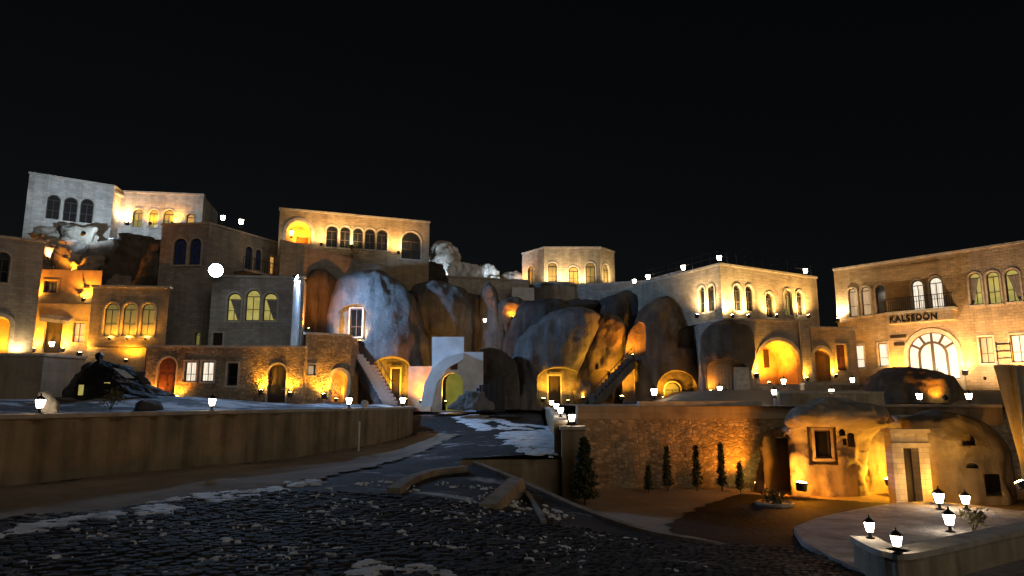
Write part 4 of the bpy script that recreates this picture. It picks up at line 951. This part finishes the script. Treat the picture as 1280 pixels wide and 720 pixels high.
MB().lathe([(.05,-.3),(.2,-.15),(.24,.05),(.12,.2),(.03,.22)], 10, tuple(W(124, 445, 40.2))).build('finial', M['tarp'], g, Matrix())
for (x0, y0, x1, y1) in ((98,481,105,494), (130,478,138,488)):
    a, b = W(x0, y1, 38.6), W(x1, y0, 38.6); MB().box(a.x, b.x, 38.55, 38.6, a.z, b.z).build('lit_opening', M['lit_yellow'], g, Matrix())
rock('pale_standing_stone', 'pale pointed stone standing on the yard wall', [(489,60,63),(495,52,70),(504,49,74),(516,47,76)], 22.6, M['rock_pale'], .8, .2, 31.0, nseg=24, nst=18, dmin=.2, fscale=1.5)
rock('yard_boulder', 'dark boulder on the snow left of the low wing', [(500,180,192),(505,174,198),(513,172,200)], 36, M['rock_dark'], .8, .2, 32.0, nseg=24, nst=16)
rock('block_on_wall', 'small pale block at the far end of the yard wall', [(500,452,460),(503,451,461),(513,451,461)], 41, M['coping'], .8, .04, 33.0, nseg=20, nst=12, dmin=.2)
k = MB().bar((0, 0, 0), (0, 0, 1.55), .05, 8)
mp = gr(448, 566); tag(link('marker_post', k.me('marker_post', M['white_metal']), None, None, Matrix.Translation(mp)), 'slim white marker post in front of the yard wall', 'post')

# ------------------------------------------------------------------ snow patches
def inpoly(poly, x, y):
    c = False; n = len(poly)
    for i in range(n):
        (xa, ya), (xb, yb) = poly[i], poly[(i+1) % n]
        if (ya > y) != (yb > y) and x < (xb - xa) * (y - ya) / (yb - ya) + xa: c = not c
    return c
def snowp(name, label, pxs, n=120, r0=.08, r1=.5, seed=1.0, lift=.0, thr=-.12, fs=.8):
    """left-over snow: many thin irregular flat heaps that lie on the road"""
    rg = random.Random(int(seed * 100)); out = [tuple(gr(*p))[:2] for p in pxs]; xs = [p[0] for p in out]; ys = [p[1] for p in out]; bl = []
    tries = 0
    while len(bl) < n and tries < n * 40:
        tries += 1; x = rg.uniform(min(xs), max(xs)); y = rg.uniform(min(ys), max(ys))
        if inpoly(out, x, y) and noise.fractal(Vector((x * fs, y * fs, seed)), 1, 2, 3) > thr: bl.append((x, y, r0 + (r1 - r0) * rg.random() ** 2.2))
    vx = []; vy = []; dz = []; fsx = []
    for x, y, r in bl:
        k = len(vx); m = 11; ph = rg.uniform(0, 6.28); e = rg.uniform(.8, 1.9)
        vx.append(x); vy.append(y); dz.append(.085 + .03 * r)
        for ring_, hh in ((.62, .08), (1.0, .03)):
            for i in range(m):
                t = 2 * math.pi * i / m; q = r * ring_ * (1 + .45 * noise.noise(Vector((x * 3 + math.cos(t) * 1.3, y * 3 + math.sin(t) * 1.3, seed)))) 
                vx.append(x + q * e * math.cos(t)); vy.append(y + q * math.sin(t)); dz.append(hh)
        for i in range(m):
            j = (i + 1) % m; fsx += [(k, k + 1 + i, k + 1 + j), (k + 1 + i, k + 1 + m + i, k + 1 + m + j, k + 1 + j)]
    z = road_z(np.array(vx), np.array(vy)) + 0.035 * nz(np.array(vx), np.array(vy), 0.6) + np.array(dz) + lift
    o = link(name, mesh(name, list(zip(vx, vy, z.tolist())), fsx, True), M['snow']); return tag(o, label, kind='stuff')
snowp('snow_patch', 'snow patch on the lane beside the lantern wall', [(640,541),(697,540),(697,571),(655,570),(640,556)], 700, .08, .4, 2.0, thr=-.12)
snowp('snow_strip', 'strip of snow along the dirt path edge', [(168,634),(250,619),(345,606),(395,600),(400,606),(330,619),(240,636),(175,646)], 700, .03, .24, 3.0, thr=-.1, fs=1.1, lift=-.02)
snowp('snow_strip', 'thin line of snow along the near end of the dirt path', [(-20,668),(60,654),(148,640),(150,647),(60,664),(-20,678)], 420, .03, .2, 4.0, thr=-.12, fs=1.1, lift=-.02)
snowp('snow_patch', 'broken snow patch on the setts', [(430,712),(470,702),(530,710),(600,735),(450,740)], 150, .03, .17, 5.0, lift=-.015)
snowp('snow_flecks', 'thin flecks of snow scattered over the setts', [(0,680),(330,622),(480,600),(640,612),(760,665),(860,690),(900,730),(0,730)], 620, .012, .10, 7.0, thr=.05, fs=.55, lift=-.02)
snowp('snow_patch', 'snow covering the far end of the lane', [(545,516),(560,513),(690,511),(700,522),(690,535),(640,530),(600,520)], 800, .08, .5, 6.0, thr=-.02, fs=.5)
# ------------------------------------------------------------------ plants
def leaves(k, c, r, n, s):
    for _ in range(n):
        p = Vector(c) + Vector((random.gauss(0, r[0]), random.gauss(0, r[1]), random.gauss(0, r[2])))
        d = Vector((random.uniform(-1, 1), random.uniform(-1, 1), random.uniform(-.2, 1))).normalized() * s; e = d.orthogonal().normalized() * s * .3
        i = len(k.v); k.v += [tuple(p - e), tuple(p + e), tuple(p + d)]; k.f.append((i, i + 1, i + 2))
def conifer(label, base, h, wd, group=None, skirt=.12, n=700):
    g = empty('conifer', tuple(base), label, 'tree', group)
    MB().bar((0,0,-.1), (0,0,h*.95), .045 * h / 2, 7, .01).build('trunk', M['bark'], g, Matrix.Translation(base))
    k = MB()
    for i in range(26):
        f = skirt + (1 - skirt) * i / 26; rr = wd * (1 - f) ** .8 * random.uniform(.75, 1.15) + .03
        for q in range(6):
            a = random.uniform(0, 6.28); leaves(k, (math.cos(a) * rr * .6, math.sin(a) * rr * .6, h * f), (rr * .3, rr * .3, h * .02), n // 156 + 1, .1 * h / 2 + .05)
    k.build('crown', M['leaf'], g, Matrix.Translation(base))
conifer('large dark conifer in front of the square stone pier', Vector((W(731, 600, 29.6).x, 29.6, COURT_Z - .3)), 3.0, .62, n=2600, skirt=.22)
for (px, hh, lb) in ((808, .7, 'tiny conifer nearest the dark conifer below the terrace wall'), (835, 1.55, 'slim young conifer below the middle of the terrace wall'), (872, 1.6, 'young conifer second from the orange lit wall corner'), (903, 1.7, 'bushy young conifer beside the orange lit wall corner'), (921, .85, 'dark knee high conifer in the orange light')):
    conifer(lb, Vector((W(px, 600, 34.0).x, 34.1 - (.6 if hh < 1 else 0), COURT_Z)), hh + .55, .22, 'young conifers along the terrace wall')
def shrub(label, base, r, mat, n=260, name='shrub'):
    g = empty(name, tuple(base), label, 'shrub'); k = MB(); t = MB()
    for i in range(7):
        a = random.uniform(0, 6.28); e = Vector((math.cos(a) * r * .6, math.sin(a) * r * .6, r * random.uniform(.8, 1.5))); t.bar((0,0,-.05), e, .02, 5, .006)
        leaves(k, e, (r*.35, r*.35, r*.35), n // 7, .12)
    t.build('stem', M['bark'], g, Matrix.Translation(base)); k.build('foliage', mat, g, Matrix.Translation(base))
shrub('dry shrub on the yard behind the wall', W(138, 511, 33), .45, M['leaf_dry'])
shrub('shrub on the snowy bed behind the lanterns', Vector((*P(1215, 22.5, 640), -4.1)), .35, M['leaf_dry'])
shrub('climbing plant left of the dark arched doorway', front.at(0, 327, 497, .5), .7, M['leaf_dry'], 420)
shrub('climbing plant right of the dark arched doorway', front.at(0, 366, 497, .5), .5, M['leaf_dry'], 300)
shrub('glowing bush beside the orange arched niche', lowr.at(0, 405, 499, .6), .8, M['leaf_dry'], 500)
for i, (px, py, Y) in enumerate(((455, 333, 62.6), (478, 338, 62.9), (440, 324, 60))): shrub(('low bush on the sloping ledge of the arcaded building', 'spiky bush at the end of the cliff top wall', 'bush where the sloping parapet ends')[i], W(px, py, Y), .8, M['leaf'], 300)
# stone planter with dark disc in the lower court
pb = G(968, 632, COURT_Z); g = empty('round_planter', tuple(pb), 'low round planter with dark shrub on the lower road', 'planter')
MB().lathe([(.75,-.02),(.8,.12),(.7,.16),(.62,.1),(.1,.1)], 20).build('bowl', M['coping'], g, Matrix.Translation(pb)); k = MB(); leaves(k, (0,0,.3), (.2,.2,.16), 350, .14); k.build('foliage', M['leaf'], g, Matrix.Translation(pb))

# ------------------------------------------------------------------ lamps
LAN = {}
def lantern(loc, label, s=1.0, mat='lamp_white', group=None):
    if mat not in LAN:
        LAN[mat] = (MB().lathe([(.11,0),(.11,.03),(.045,.05),(.035,.14),(.09,.16),(.10,.18)], 8).me('post', M['metal']),
            MB().lathe([(.085,.182),(.135,.40),(.13,.43)], 8).me('glass', M[mat]),
            MB().lathe([(.165,.432),(.16,.45),(.05,.54),(.02,.56),(.02,.61),(.004,.63)], 8).me('cap', M['metal']))
    g = empty('lantern', tuple(loc), label, 'lantern', group); g.scale = (s, s, s)
    for nm, me in zip(('post', 'glass', 'cap'), LAN[mat]):
        o = bpy.data.objects.new(nm, me); COL.objects.link(o); o.parent = g
    return g
UPM = {}
def uplight(loc, label, power, col=(1, .46, .10), aim=(0, .25, 1), size=1.0, lens='lens_amber', angle=150, group=None, globe=False):
    """a small ground fixture: housing, lens and its beam"""
    loc = Vector(loc); aim = Vector(aim).normalized(); power *= 2.6
    if lens not in UPM:
        UPM[lens] = (MB().lathe([(.10,-.12),(.13,-.10),(.14,.06),(.155,.065),(.155,.085)], 12).me('housing', M['metal']), MB().lathe([(.12,.087),(.11,.11),(.05,.125)], 12).me('lens', M[lens]))
    g = empty('uplight', tuple(loc), label, 'uplight', group)
    g.rotation_mode = 'QUATERNION'; g.rotation_quaternion = aim.to_track_quat('Z', 'Y'); g.scale = (size,) * 3
    for nm, me in zip(('housing', 'lens'), UPM[lens]):
        o = bpy.data.objects.new(nm, me); COL.objects.link(o); o.parent = g
    d = bpy.data.lights.new('beam', 'POINT' if globe else 'SPOT'); d.energy = power; d.color = col; d.shadow_soft_size = .09
    if not globe: d.spot_size = math.radians(angle); d.spot_blend = .9
    o = bpy.data.objects.new('beam', d); COL.objects.link(o); o.parent = g; o.location = (0, 0, .24); o.rotation_euler = (math.pi, 0, 0)
    return g
AMB = (1.0, .30, .012); GOLD = (1.0, .41, .02); WARM = (1.0, .70, .34)
def wl_(b, i, px, py, off, label, power, col, aimz=1.0, inn=.35, **kw):
    n = b.fr[i][3]; return uplight(b.at(i, px, py, off), label, power, col, tuple(-n * inn + Vector((0, 0, aimz))), **kw)
# hotel
wl_(hotel, 0, 1050, 401, .5, 'bright uplight at the left corner of the hotel upper floor', 500, WARM, lens='lens_warm', size=1.4)
wl_(hotel, 0, 1210, 466, .6, 'golden uplight right of the glazed entrance', 520, GOLD, size=1.5)
wl_(hotel, 0, 1057, 467, .6, 'golden uplight at the foot of the hotel left corner', 420, GOLD, size=1.3)
wl_(hotel, 0, 1125, 468, .7, 'golden uplight left of the glazed entrance', 260, GOLD)
wl_(hotel, 0, 1290, 466, .9, 'golden uplight at the far hotel end', 420, GOLD)
for px, lb in ((1090, 'left of'), (1165, 'in front of'), (1250, 'right of')):
    wl_(hotel, 0, px, 474, 3.2, 'broad warm uplight on the forecourt %s the glazed entrance' % lb, 620, (1, .66, .34), aimz=1.0, inn=.9, lens='lens_warm', size=.7)
# corner building
for px, pw_, lb in ((925, 560, 'below the paired windows'), (1000, 600, 'at the right end'), (960, 460, 'below the single window'), (905, 380, 'at the corner')):
    wl_(corner, 1, px, 396.5, .8, 'warm uplight on the corner building terrace ' + lb, pw_, (1, .56, .16) if px > 930 else (1, .64, .24), lens='lens_warm')
wl_(corner, 0, 884, 396, 1.0, 'warm uplight on the narrow side of the corner building', 520, WARM, lens='lens_warm', size=1.2)
wl_(arch_hall, 1, 941, 470, .5, 'golden uplight left of the big archway', 420, GOLD, size=1.4)
wl_(arch_hall, 1, 1005, 474, .4, 'golden uplight right of the big archway', 120, GOLD)
uplight(arch_hall.at(1, 973, 479, -1.2), 'orange uplight inside the big archway', 800, AMB, (0, .3, 1))
wl_(link_b, 0, 1022, 470, -.5, 'amber uplight inside the arched niche of the low wing', 130, GOLD)
wl_(link_b, 0, 1041, 470, .4, 'golden uplight between niche and red door', 220, GOLD)
# octagon
for i, px, lb in ((1, 704, 'left of the amber door'), (1, 727, 'right of the amber door'), (2, 758, 'at the right angle'), (1, 684, 'at the left angle'), (0, 657, 'on the narrow left side')):
    wl_(octo, i, px, 357.5, 1.0, 'warm uplight at the octagonal pavilion foot ' + lb, 190, WARM if i else GOLD, lens='lens_warm')
# arcaded building
wl_(five, 0, 437, 312, 1.2, 'warm uplight below the five arched windows', 420, (1, .62, .25), lens='lens_warm', size=1.3)
wl_(five, 0, 400, 309, 1.2, 'warm uplight between orange arch and five windows', 260, (1, .58, .2), lens='lens_warm')
wl_(five, 0, 495, 319, 1.2, 'warm uplight left of the large dark arch', 330, (1, .58, .2), lens='lens_warm')
uplight(five.at(0, 374, 303, -1.0), 'orange uplight inside the arch of the arcaded building', 420, AMB, (0, .3, 1))
# hilltop building
wl_(top, 1, 146, 279, .9, 'warm uplight in the angle of the highest building', 170, WARM, lens='lens_warm', size=1.3)
for px in (160, 190, 218): wl_(top, 2, px, 281, .5, 'warm uplight below the %s small window of the highest building' % {160: 'first', 190: 'second', 218: 'third'}[px], 150, GOLD, lens='lens_warm')
# left cluster
wl_(ora, 0, 46, 438, .5, 'golden uplight left of the orange house door', 300, GOLD, size=1.2)
wl_(ora, 0, 82, 438, .5, 'golden uplight right of the orange house door', 300, GOLD, size=1.2)
wl_(up, 0, 44, 374, .5, 'amber uplight on the lean-to roof', 260, AMB)
wl_(up, 0, 108, 376, .5, 'amber uplight at the end of the lean-to roof', 320, AMB)
uplight(W(88, 338, 53.0), 'amber uplight at the foot of the orange cliff', 230, AMB, (.1, .4, 1), size=.6)
uplight(W(60, 322, 53.2), 'amber uplight high on the orange cliff', 110, (1, .5, .22), (0, .4, 1), size=.6)
for px in (139, 161, 184): wl_(tri, 0, px, 424, .3, 'golden uplight below the %s window of the bay' % {139: 'left', 161: 'middle', 184: 'right'}[px], 75, GOLD, size=.7)
wl_(trib, 0, 108, 444, 1.0, 'warm uplight at the bay base corner', 260, GOLD, lens='lens_warm', size=1.3)
wl_(trib, 0, 165, 452, 1.0, 'golden uplight under the bay', 230, GOLD)
uplight(far.at(0, 2, 446, -.6), 'amber uplight inside the end house arch', 220, GOLD, (0, .2, 1))
wl_(far, 0, 20, 446, .6, 'faint uplight on the end house wall', 90, WARM)
# ground floor wing
wl_(front, 0, 328, 490, .4, 'golden uplight left of the dark arched doorway', 330, GOLD, size=1.3)
wl_(front, 0, 364, 493, .4, 'golden uplight right of the dark arched doorway', 300, GOLD, size=1.3)
wl_(front, 0, 224, 497, .4, 'golden uplight beside the left arched doorway', 90, AMB)
wl_(front, 0, 194, 497, .4, 'golden uplight at the wing corner', 80, AMB)
wl_(lowr, 0, 402, 495, .5, 'golden uplight beside the orange arched niche', 650, GOLD, size=1.4)
uplight(lowr.at(0, 423, 500, -.5), 'amber uplight inside the orange arched niche', 110, AMB)
uplight(W(386, 412, 52.6), 'amber uplight beside the lit house pier', 380, AMB, (-.1, .3, 1))
# centre
uplight(W(428, 424, 54.4), 'golden uplight left of the carved window', 150, GOLD, (0, .3, 1))
uplight(W(450, 427, 54.3), 'warm uplight right of the carved window', 170, (1, .6, .3), (0, .3, 1))
uplight(W(478, 500, 55.9), 'golden uplight beside the boulder foot door', 480, GOLD, (0, .1, 1), size=1.3)
uplight(W(507, 500, 56.0), 'golden uplight right of the boulder foot door', 300, GOLD, (0, .2, 1))
uplight(W(526, 502, 53.8), 'amber uplight at the ochre wall', 260, AMB, (0, .4, 1))
uplight(W(557, 503, 53.7), 'golden uplight inside the white gateway', 420, GOLD, (.2, .2, 1))
uplight(W(570, 392, 60.0), 'amber uplight among the rocks above the gateway', 200, AMB, (.2, .5, 1))
uplight(W(640, 398, 59.6), 'amber uplight under the small reddish rock', 260, AMB, (.1, .6, 1))
uplight(W(679, 500, 55.6), 'golden uplight left of the broad boulder door', 380, GOLD, (.15, .3, 1), size=1.3, angle=115)
uplight(W(710, 502, 55.6), 'golden uplight right of the broad boulder door', 220, GOLD, (0, .3, 1), angle=115)
uplight(W(729, 498, 55.6), 'golden uplight between broad and split boulders', 90, GOLD, (0, .3, 1), angle=100)
uplight(W(777, 497, 54.6), 'golden uplight under the dark stairs', 900, GOLD, (.1, .2, 1), size=1.3)
uplight(W(791, 445, 54.2), 'orange uplight in the cleft of the great cone rock', 420, AMB, (0, .35, 1))
uplight(W(829, 498, 53.6), 'golden uplight left of the glowing niche', 420, GOLD, (.2, .3, 1))
uplight(W(863, 496, 53.6), 'golden uplight right of the glowing niche', 520, GOLD, (-.1, .4, 1), size=1.2)
uplight(W(889, 490, 48.9), 'amber uplight under the brown overhang', 60, AMB, (0, .4, 1))
# lower court
uplight(W(949, 604, 34.5), 'orange uplight at the terrace wall corner', 260, AMB, (-.6, .25, .8), size=1.3, angle=110)
uplight(W(1002, 608, 31.6), 'bright globe uplight in front of the cave window', 120, AMB, (.1, .1, 1), size=1.8, globe=True)
uplight(W(1112, 602, 32.6), 'golden uplight left of the stone door porch', 150, GOLD, (-.1, .1, 1), size=1.5, globe=True)
uplight(W(1174, 622, 28.3), 'golden uplight right of the stone door porch', 42, GOLD, (0, .1, 1), size=1.5, globe=True)
uplight(W(1276, 606, 26.3), 'golden uplight against the stone buttress', 130, GOLD, (-.3, .4, 1), size=1.3)
uplight(W(1182, 497, 41.4), 'orange uplight beside the dark terrace mound', 130, AMB, (-.2, .8, .6), angle=120)
# floodlights on the roofs
def flood(loc, label, r, power, aim, h, col=(.30, .56, 1.0)):
    loc = Vector(loc); g = empty('floodlight', (loc.x, loc.y, loc.z - h), label, 'floodlight'); a = Vector(aim).normalized()
    R_ = a.to_track_quat('Z', 'Y').to_matrix().to_4x4(); T = Matrix.Translation(loc) @ R_
    MB().bar(loc - Vector((0, 0, h)), loc - Vector((0, 0, r * .8)), .05).build('pole', M['metal'], g, Matrix())
    MB().lathe([(r*.5,-.3),(r*.95,-.12),(r*1.08,0),(r*1.08,.03)], 16).build('housing', M['metal'], g, T)
    MB().lathe([(r,.031),(r*.8,.07),(r*.3,.1)], 16).build('lens', M['lens_cool'], g, T)
    d = bpy.data.lights.new('beam', 'SPOT'); d.energy = power; d.color = col; d.spot_size = math.radians(165); d.spot_blend = .7; d.shadow_soft_size = .3
    o = bpy.data.objects.new('beam', d); COL.objects.link(o); o.parent = g; o.matrix_basis = Matrix.Translation(-g.location) @ Matrix.Translation(loc + a * .3) @ R_ @ Matrix.Rotation(math.pi, 4, 'X')
flood(W(270, 338, 50.6), 'large glaring white floodlight on the roof edge of the lit house', .5, 4000, (.25, -1, -.25), .55)
flood(W(370, 348, 49.6), 'small white floodlight on top of the white pier', .26, 6800, (.9, .1, -.35), .3)
# wall-mounted cool lamp lighting the hilltop front and the snowy rocks
def cool(loc, label, power, aim): uplight(loc, label, power, (.55, .75, 1.0), aim, lens='lens_cool', size=1.2)
cool(W(104, 292, 52.6), 'cool floodlight on the cliff below the highest building', 760, (-.15, .75, .7))
cool(W(556, 350, 70.0), 'cool uplight behind the cliff top wall', 520, (-.05, .7, .7))
cool(W(622, 354, 70.5), 'cool uplight before the low pale rocks', 300, (.1, .8, .6))
k = MB().box(-.22, .22, -.2, .2, -1.0, 3.9); p = W(369, 411, 50.1)
tag(link('wall_pier', k.me('wall_pier', M['plaster']), None, None, Matrix.Translation(p - Vector((0, 0, .3)))), 'narrow white pier below the small floodlight', 'pier')
# lanterns
def lt(px, py, Y, label, s=1.0, mat='lamp_white'): lantern(W(px, py, Y), label, s, mat)
for px, py, Y, lb in ((22, 508, 21.5, 'white lantern on the yard wall beside the pale standing stone'), (210, 508, 28.0, 'white lantern on the yard wall in front of the low wing'), (425, 508.5, 36.6, 'white lantern on the yard wall beside the white marker post'), (503, 508, 43.6, 'white lantern at the rounded end of the yard wall')):
    z = -0.42; x = float(lwall_x(Y)) - .2; lantern((x, Y, z), lb, 1.0 + (Y - 21) * .012)
for px, Y, z, lb in ((706, 31.2, -1.15, 'lantern on the square stone pier'), (712, 37, -.9, 'lantern second from the pier on the lane wall'), (717, 43.5, -.74, 'lantern third from the pier on the lane wall'), (720, 51, -.55, 'lantern farthest up the lane wall')):
    x = {31.2: 2.7, 37: 2.6, 43.5: 2.8, 51: 2.92}[Y]; lantern((x, Y, z), lb, 1.15)
lt(818, 499, 50.0, 'bright lantern left of the glowing niche', 1.7)
lt(900, 493, 46, 'lantern on the terrace before the recess wall', 1.2); lt(908, 494, 47.5, 'small lantern behind the one before the recess wall', .8)
lt(968, 497.5, 40.9, 'lantern at the rounded end of the curved terrace wall', 1.1); lt(1040, 497, 40.6, 'lantern on the middle of the curved terrace wall', 1.1)
lt(980, 484, 46, 'lantern in front of the big archway', 1.2); lt(1066, 481.5, 46.4, 'lantern on the upper wall step', 1.1)
lt(1150, 504, 35.0, 'lantern on the parapet above the door porch', 1.1); lt(1212, 504, 34.4, 'lantern on the parapet above the domed cave house', 1.1)
for px, py, z, s, lb in ((1122, 692, -3.38, .9, 'lantern on the rounded corner of the lantern wall'), (1188, 665, -4.12, 1.25, 'lantern in the snow behind the lantern wall'), (1088, 673, -3.38, .9, 'lantern at the snowy end of the lantern wall'), (1208, 637, -4.12, 1.2, 'lantern before the domed cave house')):
    lantern(G(px, py, z), lb, s)
lantern(G(1175, 637, -4.12), 'lantern in front of the stone door porch', 1.4)
# roof lanterns
for b, i, px, py, lb in ((corner, 0, 808, 354, 'at its far left end'), (corner, 0, 852, 342, 'on its narrow side'), (corner, 1, 902, 331, 'on the corner'), (corner, 1, 1010, 346, 'at its right end')):
    p = b.at(i, px, py, -.2); lantern((p.x, p.y, 10.15), 'round lantern on the corner building roof ' + lb, 1.35, 'lamp_small')
lt(793, 357, 62.5, 'lantern on the terrace parapet beside the corner building', 1.3)
lt(278, 279, 58, 'lantern on the roof terrace of the mauve house', 1.5, 'lamp_small'); lt(301, 284, 57.5, 'lantern on the roof edge of the mauve house', 1.5, 'lamp_small')
lt(364, 297, 57.2, 'lantern beside the orange arch of the arcaded building', 1.3); lt(64, 437, 49.2, 'lantern in front of the orange house door', 1.3)
lt(606, 405, 58.8, 'small lantern at the foot of the rock cone', 1.0)
# roof railing of the corner building
for i in (0, 1):
    Mx, L, u_, n_, A3 = corner.fr[i]; k = MB()
    for z in (.55, 1.0): k.box(.1, L - .1, 10.17 + z, 10.2 + z, -.28, -.25)
    q = .1
    while q < L: k.box(q, q + .03, 10.14, 11.17, -.281, -.249); q += 1.0
    k.build('railing', M['metal'], corner.root, Mx)
